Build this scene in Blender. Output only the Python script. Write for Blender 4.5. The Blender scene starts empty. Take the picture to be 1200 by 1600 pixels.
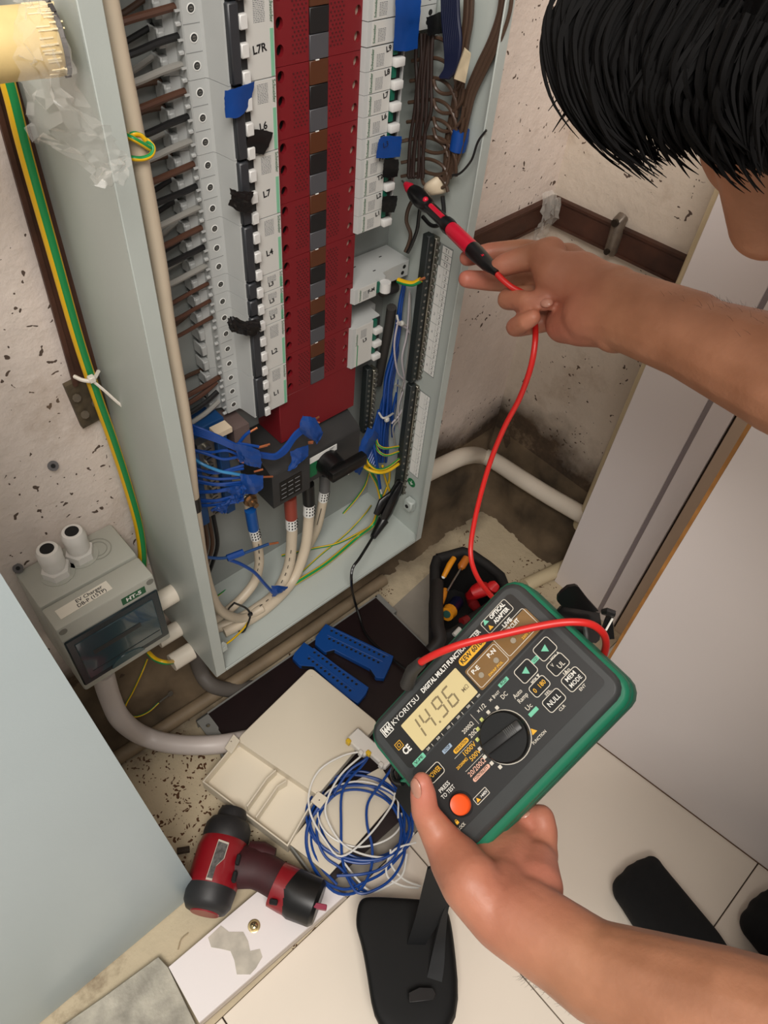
import bpy, bmesh, math, random
from mathutils import Vector as V, Matrix
random.seed(7)
sc = bpy.context.scene
COL = sc.collection
# ------------------------------------------------------------------ camera
FPX = 1135.2
CAM = V((-0.40242, -0.50832, 0.20107))
CR = V((0.73902549, -0.66977987, 0.0723619))      # camera right
CD = V((-0.47020575, -0.58975403, -0.65657957))   # camera down
CF = V((0.48243951, 0.45120406, -0.75077761))     # camera forward
cam = bpy.data.cameras.new('camera')
cam.sensor_fit = 'AUTO'; cam.sensor_width = 36; cam.lens = FPX / 1600 * 36
cam.clip_start = 0.02
cam_o = bpy.data.objects.new('camera', cam); COL.objects.link(cam_o)
cam_o.matrix_world = Matrix(((CR.x, -CD.x, -CF.x, CAM.x), (CR.y, -CD.y, -CF.y, CAM.y), (CR.z, -CD.z, -CF.z, CAM.z), (0, 0, 0, 1)))
sc.camera = cam_o
# ------------------------------------------------------------------ light
w = bpy.data.worlds.new('world'); sc.world = w; w.use_nodes = True
w.node_tree.nodes['Background'].inputs[0].default_value = (1.0, 0.95, 0.9, 1)
w.node_tree.nodes['Background'].inputs[1].default_value = 0.30
def area(name, loc, target, size, power, colr):
    l = bpy.data.lights.new(name, 'AREA'); l.shape = 'RECTANGLE'; l.size, l.size_y = size; l.energy = power; l.color = colr
    o = bpy.data.objects.new(name, l); COL.objects.link(o); o.location = loc
    o.rotation_euler = (V(target) - V(loc)).to_track_quat('-Z', 'Y').to_euler(); return o
area('ceiling_lamp', (-0.85, -1.0, 1.22), (-0.15, -0.2, -0.5), (0.9, 0.7), 29, (1.0, 0.95, 0.89))
sc.view_settings.view_transform = 'Standard'
sc.view_settings.look = 'None'
sc.view_settings.exposure = 0.30
sc.view_settings.gamma = 1.0
sc.view_settings.use_curve_mapping = False
# ------------------------------------------------------------------ helpers
def ray(x, y): return CR * ((x - 600) / FPX) + CD * ((y - 800) / FPX) + CF
def pd(x, y, t): return CAM + ray(x, y) * t
def pax(ax, val, x, y):
    d = ray(x, y); return CAM + d * ((val - CAM[ax]) / d[ax])
def pX(x, y, v): return pax(0, v, x, y)
def pY(x, y, v): return pax(1, v, x, y)
def pZ(x, y, v): return pax(2, v, x, y)
FZ = -0.845
def lin(c):
    return tuple(((x / 255) / 12.92 if x / 255 <= 0.04045 else ((x / 255 + 0.055) / 1.055) ** 2.4) for x in c) + (1,)
MATS = {}
def mat(name, rgb, rough=0.5, metal=0.0, var=0.0, vscale=30.0, bump=0.0, bscale=200.0, emit=0.0, alpha=1.0, trans=0.0, spec=None, coat=0.0):
    """procedural principled material; rgb is sRGB 0..255; var = amount of noise mottling; bump = fine relief"""
    if name in MATS: return MATS[name]
    m = bpy.data.materials.new(name); m.use_nodes = True; nt = m.node_tree; b = nt.nodes['Principled BSDF']
    c = lin(rgb); b.inputs['Base Color'].default_value = c; b.inputs['Roughness'].default_value = rough; b.inputs['Metallic'].default_value = metal
    if spec is not None: b.inputs['Specular IOR Level'].default_value = spec
    if coat: b.inputs['Coat Weight'].default_value = coat
    if trans: b.inputs['Transmission Weight'].default_value = trans
    if alpha < 1: b.inputs['Alpha'].default_value = alpha
    if emit: b.inputs['Emission Color'].default_value = c; b.inputs['Emission Strength'].default_value = emit
    tc = nt.nodes.new('ShaderNodeTexCoord')
    if var:
        n = nt.nodes.new('ShaderNodeTexNoise'); n.inputs['Scale'].default_value = vscale; n.inputs['Detail'].default_value = 6
        nt.links.new(tc.outputs['Object'], n.inputs['Vector'])
        r = nt.nodes.new('ShaderNodeValToRGB'); r.color_ramp.elements[0].position = .3; r.color_ramp.elements[1].position = .7
        r.color_ramp.elements[0].color = tuple(x * (1 - var) for x in c[:3]) + (1,); r.color_ramp.elements[1].color = tuple(min(1, x * (1 + var * .5)) for x in c[:3]) + (1,)
        nt.links.new(n.outputs['Fac'], r.inputs['Fac']); nt.links.new(r.outputs['Color'], b.inputs['Base Color'])
    if bump:
        n2 = nt.nodes.new('ShaderNodeTexNoise'); n2.inputs['Scale'].default_value = bscale; n2.inputs['Detail'].default_value = 4
        nt.links.new(tc.outputs['Object'], n2.inputs['Vector'])
        bp = nt.nodes.new('ShaderNodeBump'); bp.inputs['Strength'].default_value = bump; bp.inputs['Distance'].default_value = 0.001
        nt.links.new(n2.outputs['Fac'], bp.inputs['Height']); nt.links.new(bp.outputs['Normal'], b.inputs['Normal'])
    MATS[name] = m; return m

def spline(pts, n=8):
    """Catmull-Rom through the points"""
    P = [V(p) for p in pts]
    if len(P) < 3: return P
    P = [P[0] * 2 - P[1]] + P + [P[-1] * 2 - P[-2]]
    out = []
    for i in range(1, len(P) - 2):
        a, b, c, d = P[i - 1:i + 3]
        for k in range(n):
            t = k / n
            out.append(0.5 * ((2 * b) + (c - a) * t + (2 * a - 5 * b + 4 * c - d) * t * t + (3 * b - a - 3 * c + d) * t ** 3))
    out.append(P[-2]); return out

class MB:
    """mesh builder: collects shapes into one mesh"""
    def __init__(s): s.v = []; s.f = []; s.m = []
    def add(s, verts, faces, mi=0, M=None):
        o = len(s.v)
        for p in verts: s.v.append(tuple(M @ V(p)) if M else tuple(p))
        for f in faces: s.f.append([o + i for i in f]); s.m.append(mi)
        return s
    def bm(s, bm, mi=0, M=None):
        bm.verts.index_update(); s.add([v.co for v in bm.verts], [[v.index for v in f.verts] for f in bm.faces], mi, M); bm.free(); return s
    def box(s, lo, hi, mi=0, bev=0.0, seg=1, M=None):
        bm = bmesh.new(); bmesh.ops.create_cube(bm, size=1)
        for v in bm.verts: v.co = V([lo[i] + (v.co[i] + .5) * (hi[i] - lo[i]) for i in range(3)])
        if bev: bmesh.ops.bevel(bm, geom=bm.edges[:], offset=bev, segments=seg, profile=.5, affect='EDGES')
        return s.bm(bm, mi, M)
    def cyl(s, p0, p1, r0, r1=None, seg=12, mi=0, cap=True, M=None):
        r1 = r0 if r1 is None else r1; return s.tube([p0, p1], [r0, r1], seg, mi, cap, M)
    def tube(s, pts, r, seg=8, mi=0, cap=True, M=None, flat=1.0):
        P = [V(p) for p in pts]; n = len(P); R = r if isinstance(r, (list, tuple)) else [r] * n
        vs, fs = [], []; up = None
        for i in range(n):
            t = (P[min(i + 1, n - 1)] - P[max(i - 1, 0)])
            if t.length < 1e-9: t = V((0, 0, 1))
            t.normalize()
            if up is None:
                a = V((0, 0, 1)) if abs(t.z) < .9 else V((1, 0, 0)); up = (a - t * a.dot(t)).normalized()
            else:
                up = up - t * up.dot(t); up = up.normalized() if up.length > 1e-6 else t.orthogonal().normalized()
            sd = t.cross(up)
            for k in range(seg):
                an = 2 * math.pi * k / seg; vs.append(P[i] + up * (math.cos(an) * R[i]) + sd * (math.sin(an) * R[i] * flat))
        for i in range(n - 1):
            for k in range(seg): fs.append([i * seg + k, i * seg + (k + 1) % seg, (i + 1) * seg + (k + 1) % seg, (i + 1) * seg + k])
        if cap: fs.append(list(range(seg))[::-1]); fs.append([(n - 1) * seg + k for k in range(seg)])
        return s.add(vs, fs, mi, M)
    def prism(s, poly, d0, d1, axis=2, mi=0, M=None):
        """2-D outline swept along an axis; poly gives the other two axes in order (x,y,z without axis)"""
        n = len(poly); vs = []
        for d in (d0, d1):
            for a, b in poly:
                c = [a, b]; c.insert(axis, d); vs.append(c)
        fs = [[i, (i + 1) % n, n + (i + 1) % n, n + i] for i in range(n)] + [list(range(n))[::-1], list(range(n, 2 * n))]
        return s.add(vs, fs, mi, M)
    def slab(s, quad, th, nrm, mi=0):
        """a flat sheet given by corner points, with thickness th behind normal nrm"""
        n = len(quad); nrm = V(nrm).normalized(); vs = [V(q) for q in quad] + [V(q) - nrm * th for q in quad]
        fs = [list(range(n)), list(range(2 * n - 1, n - 1, -1))] + [[i, n + i, n + (i + 1) % n, (i + 1) % n] for i in range(n)]
        return s.add(vs, fs, mi)
    def ball(s, c, r, mi=0, u=12, v=8, sc3=(1, 1, 1), M=None):
        bm = bmesh.new(); bmesh.ops.create_uvsphere(bm, u_segments=u, v_segments=v, radius=r)
        for q in bm.verts: q.co = V((q.co.x * sc3[0], q.co.y * sc3[1], q.co.z * sc3[2])) + V(c)
        return s.bm(bm, mi, M)
    def lathe(s, prof, seg=24, mi=0, M=None):
        """prof: (radius, height) pairs around local z"""
        vs, fs = [], []; n = len(prof)
        for r, h in prof:
            for k in range(seg):
                a = 2 * math.pi * k / seg; vs.append((r * math.cos(a), r * math.sin(a), h))
        for i in range(n - 1):
            for k in range(seg): fs.append([i * seg + k, i * seg + (k + 1) % seg, (i + 1) * seg + (k + 1) % seg, (i + 1) * seg + k])
        fs.append(list(range(seg))[::-1]); fs.append([(n - 1) * seg + k for k in range(seg)])
        return s.add(vs, fs, mi, M)
    def mesh(s, name, mats, smooth=True, ang=40):
        me = bpy.data.meshes.new(name); me.from_pydata(s.v, [], s.f)
        for m in (mats if isinstance(mats, (list, tuple)) else [mats]): me.materials.append(m)
        me.polygons.foreach_set('material_index', s.m)
        bm = bmesh.new(); bm.from_mesh(me); bmesh.ops.recalc_face_normals(bm, faces=bm.faces[:])
        if smooth:
            for f in bm.faces: f.smooth = True
            la = math.radians(ang)
            for e in bm.edges:
                if len(e.link_faces) != 2 or e.calc_face_angle(0) > la: e.smooth = False
        bm.to_mesh(me); bm.free(); me.update(); return me
    def obj(s, name, mats, parent=None, smooth=True, M=None, ang=40):
        return link(name, s.mesh(name, mats, smooth, ang), parent, M)

def link(name, me, parent=None, M=None):
    o = bpy.data.objects.new(name, me); COL.objects.link(o)
    if parent: o.parent = parent
    if M is not None: o.matrix_local = M
    return o
def tag(o, label=None, cat=None, group=None, kind=None):
    if label: o['label'] = label
    if cat: o['category'] = cat
    if group: o['group'] = group
    if kind: o['kind'] = kind
    return o
def thing(name, label, cat, loc=(0, 0, 0), M=None, group=None):
    o = bpy.data.objects.new(name, None); COL.objects.link(o); o.empty_display_size = .02
    if M is not None: o.matrix_world = M
    else: o.location = loc
    return tag(o, label, cat, group)
def plate_mesh(name, outline, holes, t, mats, bevel=0.0):
    """flat plate with real holes: 2-D filled curve, thickness t centred on local z"""
    cu = bpy.data.curves.new(name, 'CURVE'); cu.dimensions = '2D'; cu.fill_mode = 'BOTH'; cu.extrude = t / 2 - bevel; cu.bevel_depth = bevel; cu.bevel_resolution = 1
    for loop in [outline] + list(holes):
        sp = cu.splines.new('POLY'); sp.points.add(len(loop) - 1); sp.use_cyclic_u = True
        for p, q in zip(sp.points, loop): p.co = (q[0], q[1], 0, 1)
    return from_curve(cu, name, mats)
def from_curve(cu, name, mats):
    o = bpy.data.objects.new('tmp', cu); COL.objects.link(o)
    dg = bpy.context.evaluated_depsgraph_get(); dg.update()
    me = bpy.data.meshes.new_from_object(o.evaluated_get(dg)); me.name = name
    bpy.data.objects.remove(o); bpy.data.curves.remove(cu)
    me.materials.clear()
    for m in (mats if isinstance(mats, (list, tuple)) else [mats]): me.materials.append(m)
    return me
def circ(cx, cy, r, n=14, ry=None): return [(cx + r * math.cos(2 * math.pi * k / n), cy + (ry or r) * math.sin(2 * math.pi * k / n)) for k in range(n)]
def rrect(x0, y0, x1, y1, r, n=4):
    out = []
    for cx, cy, a0 in ((x1 - r, y1 - r, 0), (x0 + r, y1 - r, 90), (x0 + r, y0 + r, 180), (x1 - r, y0 + r, 270)):
        for k in range(n + 1):
            a = math.radians(a0 + 90 * k / n); out.append((cx + r * math.cos(a), cy + r * math.sin(a)))
    return out
TXT = {}
def text_mesh(s, size, m, align='CENTER', bold=0.0, width=1.0):
    k = (s, size, m.name, align, bold, width)
    if k in TXT: return TXT[k]
    cu = bpy.data.curves.new('lettering', 'FONT'); cu.body = s; cu.size = size; cu.align_x = align; cu.align_y = 'CENTER'; cu.resolution_u = 2; cu.offset = bold
    cu.space_character = 1.0
    me = from_curve(cu, 'lettering', m)
    if width != 1.0:
        for v in me.vertices: v.co.x *= width
    TXT[k] = me; return me
def text(s, size, M, m, parent=None, align='CENTER', bold=0.0, width=1.0):
    return link('lettering', text_mesh(s, size, m, align, bold, width), parent, M)
def frame(o, x, y):
    """matrix with origin o, local x along x, local y near y"""
    x = V(x).normalized(); y = V(y); z = x.cross(y).normalized(); y = z.cross(x)
    return Matrix(((x.x, y.x, z.x, o[0]), (x.y, y.y, z.y, o[1]), (x.z, y.z, z.z, o[2]), (0, 0, 0, 1)))
def T(x, y, z): return Matrix.Translation((x, y, z))
def wire(name, pts, r, m, parent=None, seg=8, n=6):
    return MB().tube(spline(pts, n), r, seg).obj(name, m, parent)
# striped green/yellow earth cable: stripe runs along the cable, two material slots by segment around
def earth(name, pts, r, parent=None, seg=10, n=6, phase=0, mod=5, green=2):
    mb = MB(); mb.tube(spline(pts, n), r, seg)
    for i in range(len(mb.f) - 2):
        k = (i + phase) % seg; mb.m[i] = 1 if (k % mod) < green else 0
    return mb.obj(name, [mat('earth_yellow', (225, 178, 20), .4), mat('earth_green', (20, 135, 70), .4)], parent)
# ------------------------------------------------------------------ setting
def wall_mat(name, base, grime_z0, grime_z1, flr=False):
    m = bpy.data.materials.new(name); m.use_nodes = True; nt = m.node_tree; N = nt.nodes; L = nt.links; b = N['Principled BSDF']
    b.inputs['Roughness'].default_value = .85
    g = N.new('ShaderNodeNewGeometry'); pos = g.outputs['Position']
    def noise(scale, det=6, rough=.6):
        n = N.new('ShaderNodeTexNoise'); n.inputs['Scale'].default_value = scale; n.inputs['Detail'].default_value = det; n.inputs['Roughness'].default_value = rough
        L.new(pos, n.inputs['Vector']); return n.outputs['Fac']
    def ramp(fac, stops):
        r = N.new('ShaderNodeValToRGB'); e = r.color_ramp.elements
        while len(e) < len(stops): e.new(.5)
        for i, (p, c) in enumerate(stops): e[i].position = p; e[i].color = c if len(c) == 4 else (*c, 1)
        L.new(fac, r.inputs['Fac']); return r.outputs['Color']
    def mix(f, a, c):
        x = N.new('ShaderNodeMix'); x.data_type = 'RGBA'; L.new(f, x.inputs[0]); L.new(a, x.inputs[6]); L.new(c, x.inputs[7]); return x.outputs[2]
    def math2(op, a, c):
        x = N.new('ShaderNodeMath'); x.operation = op; x.use_clamp = False
        for i, q in enumerate((a, c)):
            if isinstance(q, (int, float)): x.inputs[i].default_value = q
            else: L.new(q, x.inputs[i])
        return x.outputs[0]
    B = lin(base)
    col = ramp(noise(9), [(.3, tuple(q * .86 for q in B[:3])), (.7, B[:3])])
    # pits and specks
    vo = N.new('ShaderNodeTexVoronoi'); vo.inputs['Scale'].default_value = 130 if not flr else 190; vo.inputs['Randomness'].default_value = 1
    warp = N.new('ShaderNodeVectorMath'); warp.operation = 'ADD'
    nn = N.new('ShaderNodeTexNoise'); nn.inputs['Scale'].default_value = 60; L.new(pos, nn.inputs['Vector'])
    sc_ = N.new('ShaderNodeVectorMath'); sc_.operation = 'SCALE'; sc_.inputs['Scale'].default_value = .03; L.new(nn.outputs['Color'], sc_.inputs[0])
    L.new(pos, warp.inputs[0]); L.new(sc_.outputs[0], warp.inputs[1]); L.new(warp.outputs[0], vo.inputs['Vector'])
    rnd = N.new('ShaderNodeSeparateColor'); L.new(vo.outputs['Color'], rnd.inputs[0])
    lim = math2('MULTIPLY', math2('POWER', rnd.outputs[0], 5.0 if not flr else 2.6), .40 if not flr else .60)
    pit = math2('LESS_THAN', vo.outputs['Distance'], lim)
    pc = N.new('ShaderNodeRGB'); pc.outputs[0].default_value = lin((92, 76, 66)) if not flr else lin((88, 54, 28))
    col = mix(math2('MULTIPLY', pit, math2('GREATER_THAN', noise(5), .44 if not flr else .53)), col, pc.outputs[0])
    # soft stains
    st = N.new('ShaderNodeRGB'); st.outputs[0].default_value = lin((150, 120, 88)) if not flr else lin((84, 52, 26))
    fs = N.new('ShaderNodeMapRange'); fs.inputs[1].default_value = .56; fs.inputs[2].default_value = .72; L.new(noise(6.5, 8, .7), fs.inputs[0])
    col = mix(math2('MULTIPLY', fs.outputs[0], .45 if not flr else .9), col, st.outputs[0])
    sep = N.new('ShaderNodeSeparateXYZ'); L.new(pos, sep.inputs[0])
    gr = ramp(noise(14, 8, .7), [(.32, lin((46, 37, 28))[:3]), (.55, lin((84, 68, 52))[:3]), (.72, lin((150, 130, 104))[:3])])
    if not flr:
        zz = math2('ADD', sep.outputs['Z'], math2('MULTIPLY', math2('SUBTRACT', noise(8, 6), .5), .16))
        mr = N.new('ShaderNodeMapRange'); mr.inputs[1].default_value = grime_z0; mr.inputs[2].default_value = grime_z1; L.new(zz, mr.inputs[0])
        col = mix(mr.outputs[0], col, gr)
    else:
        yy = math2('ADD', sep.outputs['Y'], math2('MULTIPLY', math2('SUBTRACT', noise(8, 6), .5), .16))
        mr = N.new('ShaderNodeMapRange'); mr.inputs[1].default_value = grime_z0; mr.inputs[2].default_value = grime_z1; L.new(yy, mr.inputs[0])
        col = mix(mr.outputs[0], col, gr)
    L.new(col, b.inputs['Base Color'])
    bp = N.new('ShaderNodeBump'); bp.inputs['Strength'].default_value = .6; bp.inputs['Distance'].default_value = .004
    L.new(math2('SUBTRACT', noise(45, 6), math2('MULTIPLY', pit, .4)), bp.inputs['Height']); L.new(bp.outputs['Normal'], b.inputs['Normal'])
    return m
WY, WX = 0.055, 0.475
M_wall = wall_mat('plaster_wall', (236, 222, 212), -.60, -.67)
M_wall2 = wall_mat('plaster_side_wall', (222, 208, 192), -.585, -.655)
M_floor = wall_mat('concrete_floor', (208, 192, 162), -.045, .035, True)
MB().box((-1.4, WY, FZ - .05), (WX + .1, WY + .1, 1.2)).obj('wall_back', M_wall)['kind'] = 'structure'
MB().box((WX, -0.40, FZ - .05), (WX + .1, WY, 1.2)).obj('wall_right', M_wall2)['kind'] = 'structure'
MB().box((-1.4, -0.345, FZ - .05), (WX, WY, FZ)).obj('floor', M_floor)['kind'] = 'structure'
# tile floor: slab with grout and each tile a piece
MB().box((-1.4, -.36, 1.2), (WX + .1, WY + .1, 1.25)).obj('niche_shade_ceiling', mat('shade_soffit', (190, 182, 172), .9))['kind'] = 'structure'  # out of view; added over the niche to keep ambient light out of it
tf = MB().box((-1.4, -2.2, FZ - .05), (.8, -.345, FZ - .004)).obj('floor_tiled', mat('grout', (70, 58, 48), .9)); tf['kind'] = 'structure'
M_tile = mat('floor_tile', (242, 230, 214), .16, var=.05, vscale=3, spec=.5)
tm = None
for xa, xb in ((-1.31, -1.01), (-1.01, -.71), (-.71, -.41), (-.41, -.11), (-.11, .49), ):
    for ya, yb in ((-.345, -.69), (-.69, -1.29), (-1.29, -1.89)):
        MB().box((xa + .0008, yb + .0008, FZ - .02), (xb - .0008, ya - .0008, FZ), bev=.0006).obj('tile', M_tile, tf)
# trims: chalky ledge along both walls at the floor
M_ledge = mat('ledge_mortar', (104, 88, 68), .95, var=.65, vscale=14, bump=1.0, bscale=60)
from mathutils import noise as mn
def ledge(name, a, b, nrm, h, dpt):
    a, b = V(a), V(b); nrm = V(nrm); n = int((b - a).length / .009)
    prof = [(0, h * 1.55), (dpt * .12, h * 1.45), (dpt * .2, h * 1.2), (dpt * .34, h * 1.12), (dpt * .42, h * .98), (dpt * .62, h * .92), (dpt * .70, h * .72), (dpt * .74, h * .5), (dpt * .80, h * .30), (dpt * 1.0, h * .14), (dpt * 1.3, h * .06), (dpt * 1.7, -.002)]
    k = len(prof); vs = []
    for i in range(n + 1):
        p = a.lerp(b, i / n)
        for j, (d, z) in enumerate(prof):
            q = p + nrm * d + V((0, 0, z)); w_ = mn.noise(q * 22) * .010 + mn.noise(q * 70) * .005
            vs.append(tuple(q + (nrm * w_ + V((0, 0, w_ * .9)) if 0 < j < k - 1 else V()) ))
    fs = [[i * k + j, (i + 1) * k + j, (i + 1) * k + j + 1, i * k + j + 1] for i in range(n) for j in range(k - 1)]
    o = MB().add(vs, fs).obj(name, M_ledge, ang=80); o['kind'] = 'structure'; return o
ledge('trim_1', (-1.3, WY, FZ), (WX, WY, FZ), (0, -1, 0), .10, .034)
ledge('trim_2', (WX, WY, FZ), (WX, -.3, FZ), (-1, 0, 0), .10, .034)

# brown dado trunking on both walls (channel with clips)
M_brown = mat('brown_trunking', (74, 44, 32), .55, var=.45, vscale=25, bump=.3)
def channel(name, a, b, nrm, up, hw, th):
    a, b, nrm, up = V(a), V(b), V(nrm), V(up)
    mb = MB(); mb.slab([a - up * hw + nrm * th, b - up * hw + nrm * th, b + up * hw + nrm * th, a + up * hw + nrm * th], th, nrm)
    for s in (-1, 1): mb.slab([a + up * hw * s * .8 + nrm * (th + .002), b + up * hw * s * .8 + nrm * (th + .002), b + up * hw * s * 1.0 + nrm * (th + .002), a + up * hw * s * 1.0 + nrm * (th + .002)], .003, nrm)
    return mb
c0 = pY(863, 322, WY)
cz = c0.z
tr = channel('brown_trunking', (.17, WY, cz - .012), (WX - .002, WY, cz), (0, -1, 0), (0, 0, 1), .0185, .007).obj('brown_trunking', M_brown)
tag(tr, 'dirty brown plastic trunking on the back wall right of the cabinet', 'trunking')
e1 = pX(1075, 424, WX)
tr2 = channel('brown_trunking', (WX, WY - .003, cz), (WX, e1.y, e1.z), (-1, 0, 0), (0, 0, 1), .019, .007).obj('brown_trunking', M_brown)
tag(tr2, 'brown trunking on the right wall running from the corner to the white panel', 'trunking')
# metal saddle clip on the right trunking
s0, s1 = pX(968, 345, WX - .01), pX(955, 390, WX - .01)
mb = MB(); mb.tube([s0 + V((.006, 0, .004)), s0, s1, s1 + V((.006, 0, -.004))], [.008, .009, .009, .008], 10)
sd = mb.obj('saddle_clip', mat('old_clip', (120, 108, 96), .4, .4, var=.4, vscale=60)); tag(sd, 'grey saddle clip over the brown trunking on the right wall', 'clip')
MB().cyl(s0 + V((-.012, 0, 0)), s0 + V((-.008, 0, 0)), .005, seg=10).obj('screw', mat('screw_dark', (70, 62, 55), .4, .8), sd)
MB().cyl(s1 + V((-.012, 0, 0)), s1 + V((-.008, 0, 0)), .004, seg=10).obj('screw', MATS['screw_dark'], sd)
# crumpled clear plastic in the corner
M_film = mat('clear_film', (225, 222, 214), .22, alpha=.35)
def film(name, rows, th=.0006, jit=.004, seed=1, m=M_film, parent=None, sub=4):
    """crumpled film through a grid of points (rows of equal length)"""
    rr = random.Random(seed); R = [spline(r, sub) for r in rows]; C = [spline([r[j] for r in R], sub) for j in range(len(R[0]))]
    k = len(C[0]); vs = []
    for c in C:
        for p in c: vs.append(p + V((rr.uniform(-jit, jit), rr.uniform(-jit, jit), rr.uniform(-jit, jit))))
    fs = [[i * k + j, (i + 1) * k + j, (i + 1) * k + j + 1, i * k + j + 1] for i in range(len(C) - 1) for j in range(k - 1)]
    return MB().add(vs, fs).obj(name, m, parent, ang=20)
fr = film('plastic_scrap', [[pd(850, 305, .99), pd(866, 300, .985), pd(878, 312, .985)], [pd(846, 338, 1.0), pd(860, 335, .985), pd(872, 338, 1.0)], [pd(836, 362, 1.02), pd(845, 362, 1.0), pd(856, 364, 1.02)], [pd(832, 382, 1.04), pd(838, 384, 1.03), pd(850, 384, 1.04)]], jit=.003)
tag(fr, 'shiny scrap of clear plastic stuck in the wall corner over the trunking', 'plastic')

# vertical cream pipe at the end of the right wall and cream elbow conduit at the floor
M_pvc = mat('cream_pvc', (222, 206, 170), .35, var=.12, vscale=12)
q0, q1 = pX(1123, 350, .452), pX(908, 822, .452)
x0, y0 = (q0.x + q1.x) / 2, (q0.y + q1.y) / 2
MB().tube(spline([(x0, y0, .75), (x0, y0, -.1), (x0, y0, -.60), (x0, y0, -.70), (x0 + .004, y0 + .005, -.745)], 5), .0155, 16).obj('vertical_conduit', M_pvc)
tag(bpy.data.objects['vertical_conduit'], 'cream vertical pipe beside the white panel', 'pipe')
M_pvc2 = mat('white_pvc', (226, 216, 200), .35, var=.1, vscale=10)
pts = [pY(655, 745, WY - .03), pY(690, 728, WY - .03), pY(725, 713, WY - .03), pd(752, 712, 1.365), pd(775, 722, 1.345), pX(815, 748, WX - .035), pX(860, 776, WX - .032), pX(900, 799, WX - .03), pX(950, 830, WX - .03)]
MB().tube(spline(pts, 6), .0155, 16).obj('elbow_conduit', M_pvc2)
tag(bpy.data.objects['elbow_conduit'], 'white conduit bent round the wall corner above the dirty floor', 'pipe')
pts = [pZ(820, 915, FZ + .014), pZ(868, 892, FZ + .014), pZ(960, 850, FZ + .014)]
MB().tube(spline(pts, 3), .0125, 12).obj('floor_conduit', M_pvc); tag(bpy.data.objects['floor_conduit'], 'short pale conduit on the floor behind the tester', 'pipe')

# white panel / jamb, groove, gap, and the white door with its brown edge
M_white = mat('white_panel', (240, 232, 230), .35, var=.02, vscale=5)
JX = .40
def vline(x, y, X=JX): return pX(x, y, X).y
ya, yb, yc, yd = vline(850, 945), vline(938, 950), vline(974, 950), vline(1000, 950)
jm = MB().box((JX, yb + .003, FZ), (JX + .06, ya, 1.0), bev=.0008).obj('laminate_wall', M_white)
tag(jm, 'white laminated panel between the cream pipe and the grooved strip', 'panel')
MB().box((JX + .002, yb - .004, FZ), (JX + .05, yb + .0028, 1.0)).obj('groove_strip', mat('groove_grey', (150, 140, 142), .35), jm)
MB().box((JX - .001, yc, FZ), (JX + .05, yb - .0042, 1.0), bev=.0006).obj('edge_strip', M_white, jm)
MB().box((JX + .006, yc - .003, FZ), (JX + .05, yc - .0002, 1.0)).obj('gap_lining', mat('gap_dark', (52, 38, 28), .9), jm)
MB().box((JX + .001, yd - .13, FZ), (JX + .05, yc - .0032, 1.0), bev=.0006).obj('frame_strip', mat('frame_beige', (206, 182, 158), .5), jm)
A = pZ(889, 1128, FZ); B = pZ(1200, 1360, FZ); B = A + (B - A) * 1.9
dr = (B - A).normalized(); nn = V((dr.y, -dr.x, 0)); nn = nn if nn.x < 0 else -nn
def door_slab(a, b, z0, z1, off, th):
    return MB().slab([V((a.x, a.y, z0)) + nn * off, V((b.x, b.y, z0)) + nn * off, V((b.x, b.y, z1)) + nn * off, V((a.x, a.y, z1)) + nn * off], th, nn)
dw = door_slab(A + dr * .004, B, FZ + .002, 1.0, 0, .02).obj('white_door', M_white)
tag(dw, 'large plain white cabinet door panel at right standing on the tiles', 'door panel')
door_slab(A, A + dr * .0038, FZ + .002, 1.0, .0005, .02).obj('edge_band', mat('raw_edge', (186, 128, 62), .6, var=.3, vscale=40), dw)
db = door_slab(A - dr * .001, B, FZ + .0002, FZ + .0019, .001, .021).obj('bottom_gap', mat('gap_brown', (110, 84, 62), .8), dw)

# ------------------------------------------------------------------ steel door standing at bottom left
M_steel = mat('powder_steel', (176, 190, 194), .38, var=.03, vscale=6, bump=.08, bscale=500)
D0 = pZ(293, 1407, FZ + .003)
sy = D0.y
zcr = pY(296, 1367, sy).z
xe0 = D0.x; xe1 = pY(0, 895, sy).x
sl = (xe1 - pY(296, 1367, sy).x) / (pY(0, 895, sy).z - zcr); xe0 = pY(296, 1367, sy).x - sl * (zcr - FZ)
mb = MB()
zt = .28
poly = [(xe0 + sl * (zcr - FZ), zcr), (xe0 + sl * (zt - FZ), zt), (-.95, zt), (-.95, zcr)]
mb.prism(poly, sy, sy + .0015, axis=1)
st = mb.obj('steel_door', M_steel); tag(st, 'pale grey steel cabinet door standing upright at the bottom left', 'door panel')
MB().prism([(xe0, FZ + .004), (xe0 + sl * (zt - FZ), zt), (xe0 + sl * (zt - FZ) - .0015, zt), (xe0 - .0015, FZ + .004)], sy + .0015, sy + .018, axis=1).obj('folded_edge', M_steel, st)
MB().slab([(xe0, sy + .0012, FZ + .002), (xe0 + sl * (zcr - FZ), sy + .0004, zcr - .0004), (-.95, sy + .0004, zcr - .0004), (-.95, sy + .0012, FZ + .002)], .0015, (0, -1, 0)).obj('bottom_rim', M_steel, st)
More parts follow.
